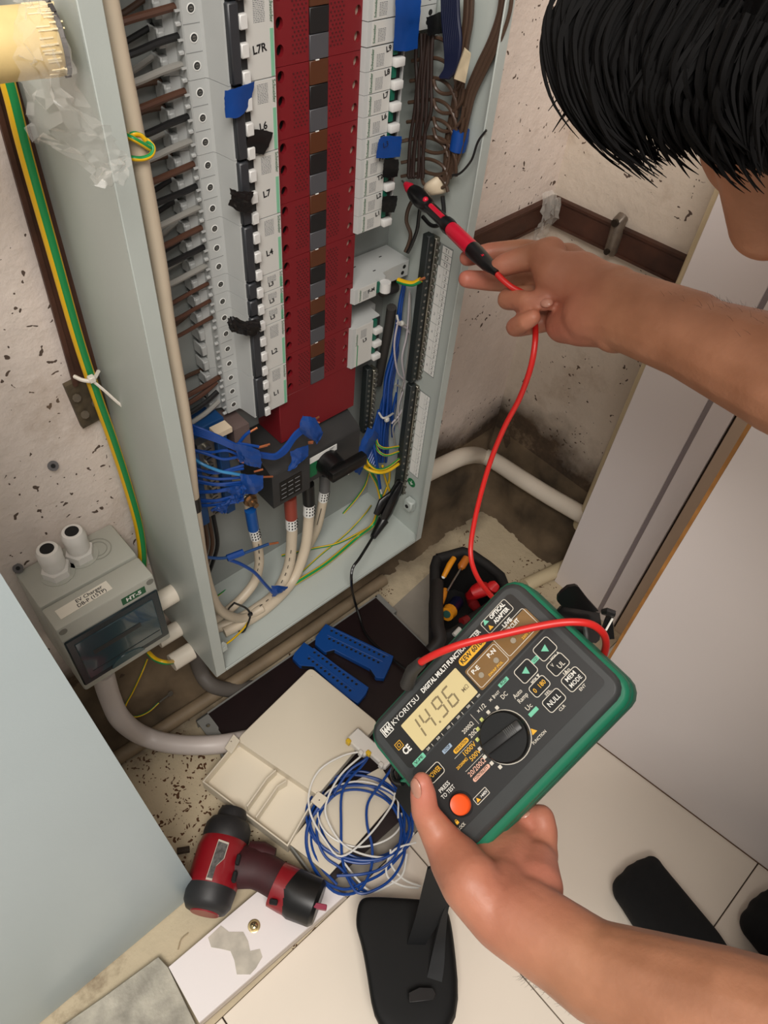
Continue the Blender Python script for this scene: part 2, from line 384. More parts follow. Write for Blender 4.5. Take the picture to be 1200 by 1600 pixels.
# ------------------------------------------------------------------ distribution cabinet
M_cab = mat('cabinet_grey', (177, 184, 179), .42, var=.05, vscale=10, bump=.08, bscale=500)
XL, XR, ZB, YF, YB = -.2126, .1511, -.648, -.0705, .048
ZT = .30
cab = thing('distribution_cabinet', 'tall open grey steel distribution cabinet on the wall', 'cabinet', (0, 0, 0))
MB().box((XL, YB, ZB), (XR, WY, ZT)).obj('back_plate', mat('back_plate_shade_grey', (150, 154, 151), .45, var=.05, vscale=10), cab)  # shade inside the cabinet is put into this plate's darker grey
MB().box((XL, YF, ZB), (XL + .0018, YB, ZT)).obj('side_panel', M_cab, cab)
MB().box((XR - .0018, YF, ZB), (XR, YB, ZT)).obj('side_panel', M_cab, cab)
MB().box((XL + .0018, YF, ZB), (XR - .0018, YB, ZB + .0018)).obj('bottom_panel', M_cab, cab)
MB().box((XL, YF - .0018, ZB), (XL + .0145, YF, ZT), bev=.0006).obj('front_lip', M_cab, cab)
MB().box((XR - .011, YF - .0018, ZB), (XR + .001, YF, ZT), bev=.0006).obj('front_lip', M_cab, cab)
MB().box((XL + .0145, YF - .0018, ZB), (XR - .011, YF, ZB + .005), bev=.0005).obj('front_lip', M_cab, cab)
# tab with a hole, bottom left
me = plate_mesh('bracket_tab', [(-.007, 0), (.001, 0), (.001, .02)] + [(.001, .02), (-.004, .02), (-.007, .014)][1:], [circ(-.0028, .010, .0018, 8)], .0016, M_cab)
tp = pY(352, 1003, YF + .012)
link('bracket_tab', me, cab, Matrix(((-1, 0, 0, XL + .016), (0, 0, 1, YF + .002), (0, 1, 0, tp.z), (0, 0, 0, 1))))
bt = pX(645, 785, XR - .002)
MB().box((bt.x - .012, bt.y - .008, bt.z - .010), (bt.x, bt.y + .008, bt.z + .010), bev=.002).obj('bracket_stud', M_cab, cab)
MB().cyl((bt.x - .013, bt.y, bt.z), (bt.x - .012, bt.y, bt.z), .003, seg=10).obj('bracket_hole', mat('hole_black', (14, 14, 14), .8), cab)
# earth sticker
es = pX(643, 754, XR - .0021)
Mx = frame(es, (0, -1, 0), (0, 0, 1))
MB().cyl((0, 0, 0), (0, 0, .0004), .0075, seg=24).obj('earth_sticker', mat('sticker_green', (20, 110, 62), .5), cab, M=Mx)
wt = mat('ink_white', (235, 235, 230), .5)
mb = MB()
for hw, y in ((.0035, -.0005), (.0022, -.002), (.001, -.0034)): mb.box((-hw, y - .0003, .0004), (hw, y + .0003, .0006))
mb.box((-.0003, -.0005, .0004), (.0003, .0042, .0006)); mb.obj('earth_symbol', wt, cab, M=Mx)
# circuit number sheets on the inner right side
M_paper = mat('paper_label', (226, 226, 222), .55)
M_ink = mat('ink_black', (24, 24, 26), .6)
M_grey = mat('ink_grey', (120, 122, 124), .6)
def sheet(top, bot, rows_t, ngroups, named):
    """label sheet on the inner right wall: two columns; column 2 numbers 1 2 3, column 1 the circuit"""
    x = XR - .0021; yl, yr = -.0330, -.0500
    zt, zb = top, bot
    n = rows_t + 3 * ngroups; h = (zt - zb) / n
    ym = yl + (yr - yl) * .52
    sh = MB().box((x - .0002, yr - .0008, zb - .001), (x, yl + .0008, zt + .001)).obj('label_sheet', mat('sheet_line', (128, 134, 132), .6), cab)
    for i in range(rows_t):
        z = zt - h * i
        MB().box((x - .0004, yr, z - h + .0004), (x - .0002, yl - .003, z - .0004)).obj('label_cell', M_paper, sh)
        text('T%d' % (i + 1), h * .75, frame((x - .00045, (yr + yl - .003) / 2, z - h / 2), (0, -1, 0), (0, 0, 1)), M_ink, sh)
    for g in range(ngroups):
        z = zt - h * (rows_t + 3 * g)
        MB().box((x - .0004, ym + .0002, z - 3 * h + .0004), (x - .0002, yl, z - .0004)).obj('label_cell', M_paper, sh)
        if named: text(str(g + 1), h * .7, frame((x - .00045, (ym + yl) / 2, z - 1.5 * h), (0, -1, 0), (0, 0, 1)), M_grey, sh)
        for k in range(3):
            MB().box((x - .0004, yr, z - h * (k + 1) + .0003), (x - .0002, ym - .0002, z - h * k - .0003)).obj('label_cell', M_paper, sh)
            text(str(k + 1), h * .8, frame((x - .00045, (ym + yr) / 2, z - h * (k + .5)), (0, -1, 0), (0, 0, 1)), M_ink if named else M_grey, sh)
sheet(pX(700, 385, XR).z, pX(671, 583, XR).z, 3, 6, True)
sheet(pX(664, 613, XR).z, pX(645, 738, XR).z, 0, 6, False)

# ------------------------------------------------------------------ red busbar chassis
M_red = mat('busbar_red', (116, 20, 28), .45, var=.06, vscale=20, bump=.05)
M_hole = MATS['hole_black']
RL, RR, CL_, CR_ = -.0377, .0550, -.0022, .0171
bus = thing('busbar_chassis', 'red plastic busbar chassis with brown, black and grey colour blocks', 'busbar', (0, 0, 0))
P = .018
holesL = [circ(RL + .0078, -.054 + P * (k + .5) + .002, .0034, 12, .0044) for k in range(3)]
holesR = [circ(RR - .0075, -.054 + P * (k + .5) + .001, .0032, 12, .0042) for k in range(3)]
halfL = plate_mesh('red_cover', [(RL, -.0538), (CL_, -.0538), (CL_, -.0002), (RL, -.0002)], holesL, .004, M_red)
halfR = plate_mesh('red_cover', [(CR_, -.0538), (RR, -.0538), (RR, -.0002), (CR_, -.0002)], holesR, .004, M_red)
dots = MB()
for x0, nx in ((CL_ - .0155, 4), (CR_ + .0025, 4)):
    for j in range(15):
        for i in range(nx):
            x = x0 + i * .0037 + (.0018 if j % 2 else 0); z = -.0065 - j * .00285
            dots.cyl((x, -.0004, z), (x, .0004, z), .00078, seg=6)
dots_me = dots.mesh('vent_holes', mat('vent_dark', (70, 12, 16), .7), smooth=False)
under = MB().box((RL, .006, -.054), (CL_, .02, 0)).mesh('backing', mat('backing_dark', (30, 14, 14), .7))
underR = MB().box((CR_, .0042, -.054), (RR, .02, 0)).mesh('backing', mat('backing_beige', (186, 166, 148), .7))
tiles = []
for nm, c in (('brown_block', (82, 44, 22)), ('black_block', (24, 23, 24)), ('grey_block', (74, 74, 78))):
    k = len(tiles); tiles.append((nm, MB().box((CL_ + .0002, -.0012, -P * (k + 1) + .0003), (CR_ - .0002, .006, -P * k - .0002), bev=.0004).mesh(nm, mat(nm, c, .45))))
Rz = Matrix(((1, 0, 0, 0), (0, 0, -1, 0), (0, 1, 0, 0), (0, 0, 0, 1)))   # local xy -> world xz
for i in range(-2, 6):
    z = -.054 * i
    a = link('red_cover', halfL, bus, T(0, .002, z) @ Rz); b = link('red_cover', halfR, bus, T(0, .002, z) @ Rz)
    d = link('vent_holes', dots_me, bus, T(0, 0, z)); d['kind'] = 'stuff'
    link('backing', under, bus, T(0, 0, z)); link('backing', underR, bus, T(0, 0, z))
    for nm, me in tiles: link(nm, me, bus, T(0, 0, z))
    MB().box((CL_ + .006, -.0013, -.0004), (CL_ + .0095, 0, .0004)).obj('clip', wt, bus, M=T(0, 0, z))
# side walls of the terminals seen through the left holes
MB().box((-.0455, .0005, -.391), (.0662, .045, -.3243), bev=.0008).obj('blank_cover', M_red, bus)
MB().box((RL - .002, .02, -.33), (RR + .002, .046, .16)).obj('chassis_frame', mat('chassis_dark', (60, 34, 34), .7), bus)

# ------------------------------------------------------------------ circuit breakers
M_mcb = mat('breaker_white', (184, 186, 184), .42, var=.03, vscale=30)
M_lab = mat('breaker_label', (196, 195, 190), .45)
M_tog = mat('toggle_white', (208, 207, 204), .35)
M_bar = mat('toggle_bar', (48, 50, 54), .4, var=.1, vscale=60)
M_blk = mat('toggle_recess', (26, 27, 28), .5)
M_grn = mat('brand_green', (120, 178, 146), .5)
M_dgrn = mat('brand_text', (52, 104, 74), .5)
M_tgrn = mat('toggle_green', (16, 92, 72), .45)
M_screw = mat('screw_steel', (150, 148, 142), .3, .9)
def print_block(mb, x0, z0, w, h, y, rr, mi=0):
    """small grey technical print: rows of short bars"""
    z = z0
    while z > z0 - h:
        x = x0
        while x < x0 + w:
            l = rr.uniform(.0006, .0022); mb.box((x, y - .0001, z - .0005), (min(x + l, x0 + w), y, z), mi); x += l + .0005
        z -= .0011
def left_parts(np_, seed):
    """meshes of a left-hand breaker np_ poles tall; outermost edge at negative x; local z runs 0..-np_*P"""
    H = np_ * P; rr = random.Random(seed); R = {}
    g = .0002
    prof = [(-.0385, -.005), (-.066, -.005), (-.0665, -.002), (-.0785, -.002), (-.0792, -.005), (-.0815, -.005), (-.0845, .016), (-.086, .0181), (-.0995, .0181), (-.1002, .0195), (-.1002, .031), (-.1075, .033), (-.1082, .046), (-.0385, .046)]
    R['case'] = MB().prism([(x, y) for x, y in prof], -H + g, -g).mesh('case', M_mcb, ang=25)
    # pole seams
    mb = MB()
    for k in range(1, np_): mb.box((-.0997, .0178, -P * k - .00012), (-.0862, .0182, -P * k + .00012))
    R['pole_seam'] = mb.mesh('pole_seam', mat('seam_grey', (130, 132, 132), .6)) if np_ > 1 else None
    mb = MB(); mb.box((-.0655, -.0054, -H + .0006), (-.0388, -.005, -.0006), 0)
    R['label_plate'] = mb.mesh('label_plate', M_lab)
    R['brand_stripe'] = MB().box((-.0425, -.0057, -H + .001), (-.0396, -.0054, -min(H * .40, .022))).mesh('brand_stripe', M_grn)
    mb = MB(); print_block(mb, -.0565, -.0030, .010, min(H * .32, .014), -.0054, rr); R['print'] = mb.mesh('small_print', M_grey)
    R['toggle_bar'] = MB().box((-.0800, -.0095, -H + .001), (-.0708, -.002, -.001), bev=.0012).mesh('toggle_bar', M_bar)
    tg, rc = [], []
    R['toggle'] = MB().box((-.0712, -.0105, -.0048), (-.0642, -.004, .0048), bev=.0008).mesh('toggle', M_tog)
    R['recess'] = MB().box((-.0712, -.0066, -.0050), (-.0645, -.0019, .0050)).mesh('recess', M_blk)
    me = MB().lathe([(.0033, -.0002), (.0035, .0002), (.0028, .0004), (.0025, -.0001)], 16, 0).mesh('terminal_hole', [mat('collar_white', (226, 226, 222), .4)])
    R['collar'] = me
    mb = MB(); mb.cyl((0, 0, -.0002), (0, 0, .00025), .0025, seg=14, mi=0); mb.cyl((0, 0, .0002), (0, 0, .0004), .0016, seg=10, mi=1); mb.box((-.0013, -.0003, .0004), (.0013, .0003, .0005), 0)
    R['screw'] = mb.mesh('terminal_screw', [mat('terminal_dark', (46, 46, 46), .5), M_screw])
    mb = MB(); mb.box((-.1045, .0195, -.0042), (-.1000, .0225, -.0015), bev=.0005); mb.box((-.1040, .0195, .0046), (-.1000, .021, .0060)); R['clip'] = mb.mesh('side_clip', M_mcb)
    mb = MB(); mb.box((-.1145, .030, -.0075), (-.1080, .034, .0030), bev=.0008); mb.box((-.1145, .030, -.0075), (-.1125, .045, .0055), bev=.0008); mb.box((-.1130, .031, .0030), (-.1082, .0365, .0050)); R['shroud'] = mb.mesh('terminal_shroud', M_mcb)
    mb = MB(); mb.box((-.1004, .0195, -.0011), (-.0990, .0215, .0011)); R['notch'] = mb.mesh('notch', M_hole)
    return R
LP3, LP1 = left_parts(3, 1), left_parts(1, 2)
Mface = Matrix(((1, 0, 0, 0), (0, 0, -1, 0), (0, 1, 0, 0), (0, 0, 0, 1)))    # facing -Y, upright
def vtext(x, y, z):   # text running down the strip, facing -Y
    return frame((x, y, z), (0, 0, -1), (1, 0, 0))
def utext(x, y, z, a=0):  # turned upside down hand lettering, facing -Y
    return frame((x, y, z), (math.cos(a), 0, math.sin(a)), (-math.sin(a), 0, math.cos(a)))
def left_breaker(z, np_, hand, label):
    R = LP3 if np_ == 3 else LP1
    t = thing('circuit_breaker', label, 'breaker', (-.07, 0, z), group='breakers of the left column')
    Mi = T(.07, 0, 0); H = np_ * P
    c = link('case', R['case'], t, Mi)
    if R['pole_seam']: link('pole_seam', R['pole_seam'], c)
    lp = link('label_plate', R['label_plate'], t, Mi)
    link('brand_stripe', R['brand_stripe'], lp); link('small_print', R['print'], lp)
    link('lettering', text_mesh('Schneider', .0042, M_dgrn, 'LEFT', .00003), lp, vtext(-.0410, -.00575, -.0012))
    link('handwriting', text_mesh(hand, .0078 if np_ == 3 else .006, M_ink, 'CENTER', .00022), lp, utext(-.0525, -.0056, -H * .62, .10))
    link('toggle_bar', R['toggle_bar'], t, Mi)
    for k in range(np_):
        zz = -P * (k + .5)
        link('recess', R['recess'], t, Mi @ T(0, 0, zz + .0046)); link('toggle', R['toggle'], t, Mi @ T(0, 0, zz - .0045))
        hm = T(.07 - .0922, .0180, zz) @ Rz
        s = link('terminal_collar', R['collar'], t, hm); link('terminal_screw', R['screw'], s)
        link('side_clip', R['clip'], t, Mi @ T(0, 0, zz - .006)); link('notch', R['notch'], t, Mi @ T(0, 0, zz - .0086))
        link('terminal_shroud', R['shroud'], t, Mi @ T(0, 0, zz))
    return t
zz = .162 - .003
names = {-3: None, -2: 'white three-pole breaker cut by the top edge in the left column', -1: 'white three-pole breaker above the blue tape in the left column',
 0: 'white three-pole breaker carrying the blue tape in the left column', 1: 'white three-pole breaker with black tape across its toggle bar in the left column',
 2: 'white three-pole breaker between the black tapes in the left column', 4: 'white three-pole breaker second from the bottom of the left column', 5: 'white three-pole breaker at the bottom end of the left column'}
hands = {-2: 'L7', -1: 'L7R', 0: 'L6', 1: 'L7', 2: 'L4', 4: 'L2', 5: 'L1'}
for i in range(-2, 6):
    z = -.054 * i - .0035
    if i == 3:
        for k, nm in enumerate(('topmost', 'middle', 'lowest')):
            left_breaker(z - P * k, 1, 'L3', 'slim single-pole breaker, %s of the three beside the bunched black tape' % nm)
    else: left_breaker(z, 3, hands[i], names[i])

def right_parts(np_, seed, shoulder=True):
    H = np_ * P; rr = random.Random(seed); R = {}; g = .0002
    prof = [(.0520, .0), (.0535, -.005), (.0840, -.005), (.0845, -.0015), (.0960, -.0015), (.0975, .0), (.0985, .016), (.1075, .0181), (.1080, .046), (.0520, .046)]
    R['case'] = MB().prism(prof, -H + g, -g).mesh('case', M_mcb, ang=25)
    R['label_plate'] = MB().box((.0585, -.0054, -H + .0006), (.0835, -.005, -.0006)).mesh('label_plate', M_lab)
    R['brand_stripe'] = MB().box((.0610, -.0057, -H + .001), (.0622, -.0054, -min(H * .45, .026))).mesh('brand_stripe', mat('stripe_green', (70, 140, 100), .5)) if np_ > 1 else None
    mb = MB(); print_block(mb, .0655, -.0060, .0085, min(H * .5, .010), -.0054, rr); R['print'] = mb.mesh('small_print', M_grey)
    R['recess'] = MB().box((.0842, -.0030, -H + .0008), (.0962, -.0014, -.0008)).mesh('recess', M_blk)
    R['flag'] = MB().box((.0845, -.0060, -.0045), (.0890, -.0030, .0045)).mesh('green_flag', M_tgrn)
    R['toggle'] = MB().box((.0842, -.0100, -.0036), (.0955, -.003, .0036), bev=.0011, seg=2).mesh('toggle', M_tog)
    R['rail'] = MB().box((.0985, -.003, -H), (.1005, .018, 0)).mesh('rail_edge', M_mcb)
    mb = MB(); mb.cyl((0, 0, -.0002), (0, 0, .00025), .0028, seg=12); R['hole'] = mb.mesh('terminal_hole', M_hole)
    return R
RP1, RP3 = right_parts(1, 5), right_parts(3, 6)
def right_breaker(z, np_, hand, label, group='breakers of the right column'):
    R = RP3 if np_ == 3 else RP1; H = np_ * P
    t = thing('circuit_breaker', label, 'breaker', (.08, 0, z), group=group); Mi = T(-.08, 0, 0)
    link('case', R['case'], t, Mi); lp = link('label_plate', R['label_plate'], t, Mi)
    link('small_print', R['print'], lp)
    if R['brand_stripe']: link('brand_stripe', R['brand_stripe'], lp)
    link('lettering', text_mesh('Schneider', .0040, M_dgrn, 'CENTER', .00004), lp, frame((.0605 if np_ == 1 else .0598, -.0058, -H * .5 if np_ == 1 else -H * .3), (0, 0, 1), (-1, 0, 0)))
    link('handwriting', text_mesh(hand, .0062, M_ink, 'CENTER', .00022), lp, frame((.0785 if np_ == 1 else .072, -.0057, -.0035 if np_ == 1 else -.021), (1, 0, .2), (-.2, 0, 1)))
    link('recess', R['recess'], t, Mi)
    for k in range(np_):
        q = -P * (k + .5)
        link('green_flag', R['flag'], t, Mi @ T(0, 0, q + .0045)); link('toggle', R['toggle'], t, Mi @ T(0, 0, q - .0055))
        if np_ == 1: link('rail_edge', R['rail'], t, Mi)
        link('terminal_hole', R['hole'], t, T(.1030 - .08, .0172, q) @ Rz)
    return t
zr0 = pY(556, 368, -.004).z + .0005      # bottom of the single-pole row
zr0 = -.1600
ords = ['lowest', 'second from the bottom', 'third from the bottom', 'fourth from the bottom', 'fifth from the bottom', 'sixth from the bottom', 'seventh from the bottom', 'eighth from the bottom', 'ninth from the bottom']
for k in range(9):
    right_breaker(zr0 + P * (k + 1), 1, ['L1', 'L2', 'T2', 'F1', 'F2', 'L6', 'L7', 'L8', 'L9'][k], 'slim white single-pole breaker, %s of the right-hand row' % ords[k])
# ------------------------------------------------------------------ larger modules of the right column
def rcbo(z, label, loc_x=.08, hand=None, toggle=True, xe=.1455):
    t = thing('circuit_breaker', label, 'breaker', (loc_x, 0, z), group='breakers of the right column'); Mi = T(-loc_x, 0, 0)
    prof = [(.0520, .0), (.0540, -.005), (.0850, -.005), (.0860, -.002), (.1000, -.002), (.1020, .004), (.1180, .006), (.1430, .006), (xe, .0085), (xe, .046), (.0520, .046)]
    c = MB().prism(prof, -P + .0002, -.0002).obj('case', M_mcb, t, M=Mi, ang=25)
    for x, y in ((.064, .02), (.095, .012), (.082, .03), (.120, .03)): MB().box((x, y, -.0003), (x + .0035, y + .0012, .0001)).obj('case_slot', M_hole, c)
    lp = MB().box((.0590, -.0054, -P + .0006), (.0845, -.005, -.0006)).obj('label_plate', M_lab, t, M=Mi)
    link('small_print', RP1['print'], lp)
    link('lettering', text_mesh('Schneider', .0034, M_dgrn, 'CENTER', .00004), lp, frame((.0612, -.0058, -.009), (0, 0, 1), (-1, 0, 0)))
    if hand: link('handwriting', text_mesh(hand, .006, M_ink, 'CENTER', .0002), lp, frame((.0770, -.0057, -.008), (1, 0, .1), (-.1, 0, 1)))
    if toggle:
        MB().box((.0862, -.0045, -.0155), (.0905, -.0018, -.0035)).obj('green_flag', M_tgrn, t, M=Mi)
        MB().cyl((.0955, -.0075, -.0145), (.0955, -.0075, -.0035), .0062, seg=16).obj('toggle', M_tog, t, M=Mi)
    for k, zz in enumerate((-.0055, -.0125)):
        MB().cyl((.1365 - k * .002, .0058, zz), (.1365 - k * .002, .0064, zz), .0024, seg=10).obj('terminal_hole', M_hole, t, M=Mi)
    return t
rcbo(-.2225, 'wide pale residual current breaker standing alone under the right-hand row', hand='F-M')
rcbo(.0205, 'pale breaker directly under blue tape above the right-hand row', toggle=False)
rcbo(.0388, 'second pale breaker up under the blue tape at the top right', toggle=False)
rcbo(.0571, 'pale breaker at the very top edge of the right column', toggle=False)
right_breaker(-.2715, 3, 'L3', 'white three-pole breaker under the lone residual current breaker')
MB().box((.0985, .0185, -.329), (.1075, .020, -.270)).obj('terminal_dark', M_blk, None) if False else None

# ------------------------------------------------------------------ incoming switch
M_dk = mat('switch_black', (46, 46, 46), .42, var=.1, vscale=40)
M_vblk = mat('gloss_black', (14, 14, 14), .35)
sw = thing('main_switch', 'black main switch with rotary handle under the red chassis', 'switch', (0, 0, -.42))
Ms = T(0, 0, .42)
MB().prism([(.046, -.392), (0.012, -.392), (-.018, -.408), (-.020, -.412), (-.020, -.456), (.046, -.456)], -.024, .060, axis=0).obj('case', M_dk, sw, M=Ms)
MB().prism([(.046, -.392), (.004, -.392), (-.022, -.402), (-.026, -.407), (-.026, -.458), (.040, -.458)], -.079, -.0242, axis=0).obj('terminal_cover', M_dk, sw, M=Ms)
wn = MB().box((-.0690, -.0266, -.452), (-.0370, -.0260, -.420)).obj('window', M_vblk, sw, M=Ms)
mb = MB()
for i in range(4):
    for k in range(3): mb.box((-.067 + k * .010, -.0269, -.4265 - i * .0072), (-.060 + k * .010, -.0266, -.4255 - i * .0072))
mb.obj('window_print', M_grey, wn)
pl = MB().box((-.0215, -.0208, -.4235), (.022, -.0200, -.4145)).obj('name_plate', M_paper, sw, M=Ms)
for i in range(3): MB().box((.010, -.0211, -.4165 - i * .0018), (.018 - i * .002, -.0208, -.4158 - i * .0018)).obj('small_print', M_grey, pl)
MB().box((-.0215, -.0208, -.447), (-.009, -.0200, -.4245)).obj('green_plate', mat('plate_green', (18, 100, 60), .5), sw, M=Ms)
hd = MB().cyl((.006, -.0205, -.434), (.006, -.042, -.434), .0165, .0150, 28).obj('handle', M_vblk, sw, M=Ms)
MB().box((-.008, -.050, -.4420), (.048, -.038, -.4260), bev=.0025, seg=2).obj('grip', M_vblk, hd)

# ------------------------------------------------------------------ neutral terminal block (blue) at the left
M_nblue = mat('neutral_blue', (18, 66, 116), .5, var=.1, vscale=30)
nb = thing('neutral_block', 'dark blue neutral terminal block with silver screws behind the blue wires', 'terminal block', (-.15, .01, -.38))
Mn = T(.15, -.01, .38)
MB().box((-.200, .014, -.455), (-.108, .046, -.325), bev=.001).obj('base', M_nblue, nb, M=Mn)
MB().box((-.165, .000, -.455), (-.150, .014, -.340), bev=.001).obj('divider', M_nblue, nb, M=Mn)
MB().box((-.128, -.002, -.455), (-.116, .014, -.330), bev=.001).obj('divider', M_nblue, nb, M=Mn)
MB().box((-.149, .004, -.450), (-.129, .014, -.336)).obj('metal_bar', mat('bar_metal', (150, 146, 136), .35, .9), nb, M=Mn)
for k in range(9):
    s = MB().cyl((-.139, .004, -.344 - k * .0125), (-.139, .000, -.344 - k * .0125), .0046, seg=12).obj('terminal_screw', M_screw, nb, M=Mn)
    MB().box((-.1425, -.0004, -.3446 - k * .0125), (-.1355, .0001, -.3434 - k * .0125)).obj('screw_slot', M_hole, s)
MB().box((-.1290, -.004, -.332), (-.1100, .010, -.3255)).obj('paper_tab', mat('tab_cream', (214, 196, 170), .6), nb, M=Mn)
MB().box((-.104, .004, -.385), (-.084, .040, -.340)).obj('bracket_plate', mat('bracket_taupe', (104, 88, 84), .5), nb, M=Mn)

# ------------------------------------------------------------------ terminal bars at the right
M_bar2 = mat('bar_black', (34, 40, 40), .5)
M_brass = mat('bar_nickel', (146, 142, 130), .3, .9, var=.2, vscale=200)
def terminal_bar(name, label, a, b, Y, n, w=.009, side=1):
    a3, b3 = pY(*a, Y), pY(*b, Y)
    t = thing(name, label, 'terminal bar', (a3 + b3) / 2); o = (a3 + b3) / 2
    def loc(mb): mb.v = [tuple(V(v) - o) for v in mb.v]; return mb
    x0 = (a3.x + b3.x) / 2; zt, zb = a3.z, b3.z
    loc(MB().box((x0 - w, Y - .004, zb), (x0 + .0005, Y + .006, zt), bev=.0008)).obj('base', M_bar2, t)
    loc(MB().box((x0 + .001, Y - .006, zb + .002), (x0 + w, Y + .006, zt - .004), bev=.0006)).obj('metal_bar', M_brass, t)
    sm = MB().cyl((0, 0, 0), (0, -.0022, 0), .0026, .0022, 10).mesh('terminal_screw', M_screw)
    s2 = MB().cyl((0, 0, 0), (0, -.001, 0), .0017, .0015, 8).mesh('base_screw', M_screw)
    for k in range(n):
        z = zt - .010 - (zt - zb - .016) * k / (n - 1)
        link('terminal_screw', sm, t, T(*(V((x0 + w * .55, Y - .006, z)) - o))); link('base_screw', s2, t, T(*(V((x0 - w * .5, Y - .004, z)) - o)))
    return t
terminal_bar('earth_bar', 'long black and silver earth terminal bar beside the numbered sheets', (672, 366), (649, 592), -.024, 22, .0085)
terminal_bar('earth_bar', 'lower earth terminal bar ending above the green earth sticker', (647, 598), (624, 772), -.024, 16, .0085)
terminal_bar('neutral_bar', 'short black terminal bar right of the plain red cover', (579, 572), (571, 672), .012, 12, .008)

# ------------------------------------------------------------------ tapes
M_tb = mat('blue_tape', (10, 64, 138), .38, var=.1, vscale=60)
M_tk = mat('black_tape', (16, 16, 17), .32, var=.2, vscale=60)
def tape(label, rows, m=M_tb, jit=.00022, seed=1, nm=None):
    o = film(nm or ('blue_tape' if m is M_tb else 'black_tape'), rows, jit=jit, seed=seed, m=m, sub=5)
    md = o.modifiers.new('thickness', 'SOLIDIFY'); md.thickness = .0004
    return tag(o, label, 'tape')
YT = -.0135
def g(pts, Y): return [pY(x, y, Y) for x, y in pts]
tape('blue tape piece on the toggle bar of the left breakers', [g([(352, 142), (372, 137)], YT) + g([(398, 127)], -.0095), g([(351, 162), (372, 158)], YT) + g([(394, 150)], -.0095), g([(353, 184), (374, 183)], YT) + g([(390, 165)], -.0095)])
tape('black tape square on a label of the left breakers', [g([(392, 202), (410, 203), (427, 207)], -.0085), g([(386, 220), (405, 224), (421, 226)], -.0095), g([(381, 235), (400, 240), (412, 242)], -.0085)], M_tk)
tape('black tape wrapped across the toggle bar of the left breakers', [g([(360, 294), (374, 299), (397, 299)], -.0145), g([(361, 308), (378, 312), (393, 315)], -.0155), g([(357, 320), (375, 331), (395, 333)], -.0145)], M_tk, jit=.0005)
tape('black tape bunched over the lower toggle bar of the left breakers', [g([(357, 497), (364, 494), (383, 502), (405, 497)], -.017), g([(356, 508), (368, 508), (385, 512), (408, 510)], -.021), g([(362, 518), (376, 522), (394, 526), (407, 516)], -.017)], M_tk, jit=.0007)
tape('large blue tape over the toggles of the top right breakers', [g([(619, -20), (640, -22), (659, -20)], -.011), g([(618, 20), (638, 22), (657, 18)], -.0125), g([(617, 45), (636, 46), (655, 42)], -.011), g([(615, 79), (634, 80), (652, 76)], -.010)])
tape('small blue tape with ink marks on the right-hand row', [g([(593, 218), (600, 213), (628, 213)], -.0125), g([(590, 230), (605, 230), (627, 228)], -.0125), g([(588, 247), (605, 247), (625, 245)], -.0125)])
text('L3', .007, frame(pY(603, 226, -.0138), (1, 0, .15), (-.15, 0, 1)), M_ink, bpy.data.objects['blue_tape.002'])
tape('black tape over a toggle just below the small blue tape', [g([(601, 249), (612, 249), (623, 249)], -.0125), g([(599, 262), (611, 262), (623, 262)], -.0135), g([(598, 277), (610, 278), (621, 276)], -.0125)], M_tk)
tape('black tape over a toggle near the red probe tip', [g([(599, 307), (610, 306), (621, 306)], -.0125), g([(597, 318), (608, 319), (620, 318)], -.0135), g([(597, 331), (608, 332), (616, 332)], -.0125)], M_tk)
tape('black tape on the shoulder of the top right breakers', [[pd(667, 27, .615), pd(680, 22, .62), pd(693, 16, .625)], [pd(668, 42, .62), pd(680, 40, .625), pd(693, 36, .63)], [pd(669, 56, .625), pd(680, 54, .63), pd(692, 52, .635)]], M_tk)

# ------------------------------------------------------------------ wires
M_wbr = mat('wire_brown', (84, 54, 40), .42); M_wbr2 = mat('wire_dull_brown', (74, 52, 38), .45)
M_wbk = mat('wire_black', (24, 24, 25), .4); M_wgy = mat('wire_grey', (150, 148, 142), .42)
M_wbl = mat('wire_blue', (13, 64, 140), .38); M_wlb = mat('wire_sky', (58, 136, 190), .4)
M_wwh = mat('wire_white', (226, 224, 218), .4); M_cu = mat('copper', (206, 128, 88), .35, .8)
M_cream = mat('cable_cream', (200, 186, 164), .45, var=.08, vscale=15)
lw = thing('outgoing_wires', 'brown, black and grey wires entering the outer side of the left breakers', 'wires', (-.15, .03, -.1))
Ml = T(.15, -.03, .1)
def lwire(pts, r, m, nm): 
    mb = MB(); mb.tube(spline(pts, 5), r, 8); return mb.obj(nm, m, lw, M=Ml)
rr = random.Random(5)
cols = [(M_wbr, 'brown_wire'), (M_wbk, 'black_wire'), (M_wgy, 'grey_wire')]
for k in range(-6, 16):
    z = -P * (k + .5) - .0035
    if 9 <= k <= 11: m, nm, r = M_wbr, 'brown_wire', .0019
    elif k in (12, 13, 14) : continue
    else: m, nm = cols[k % 3]; r = .0027
    lwire([(-.1005, .026, z), (-.118, .024, z - .001), (-.140, .024, z - .004 + rr.uniform(-.001, .001)), (-.165, .030, z - .009), (-.190, .038, z - .016 + rr.uniform(-.004, .004)), (-.200, .040, z - .05)], r, m, nm)
    lwire([(-.110, .042, z + .004), (-.135, .042, z + rr.uniform(-.006, .003)), (-.165, .043, z - .012), (-.195, .044, z - .04)], .0022, rr.choice([M_wbr2, M_wbk, M_wgy]), 'rear_wire')
for k, (m, nm) in enumerate(cols):
    z = -.287 - k * .013
    lwire([(-.105, .026, z), (-.125, .024, z - .006), (-.150, .026, z - .012), (-.180, .036, z - .022), (-.2, .04, z - .03)], .0027, m, nm)
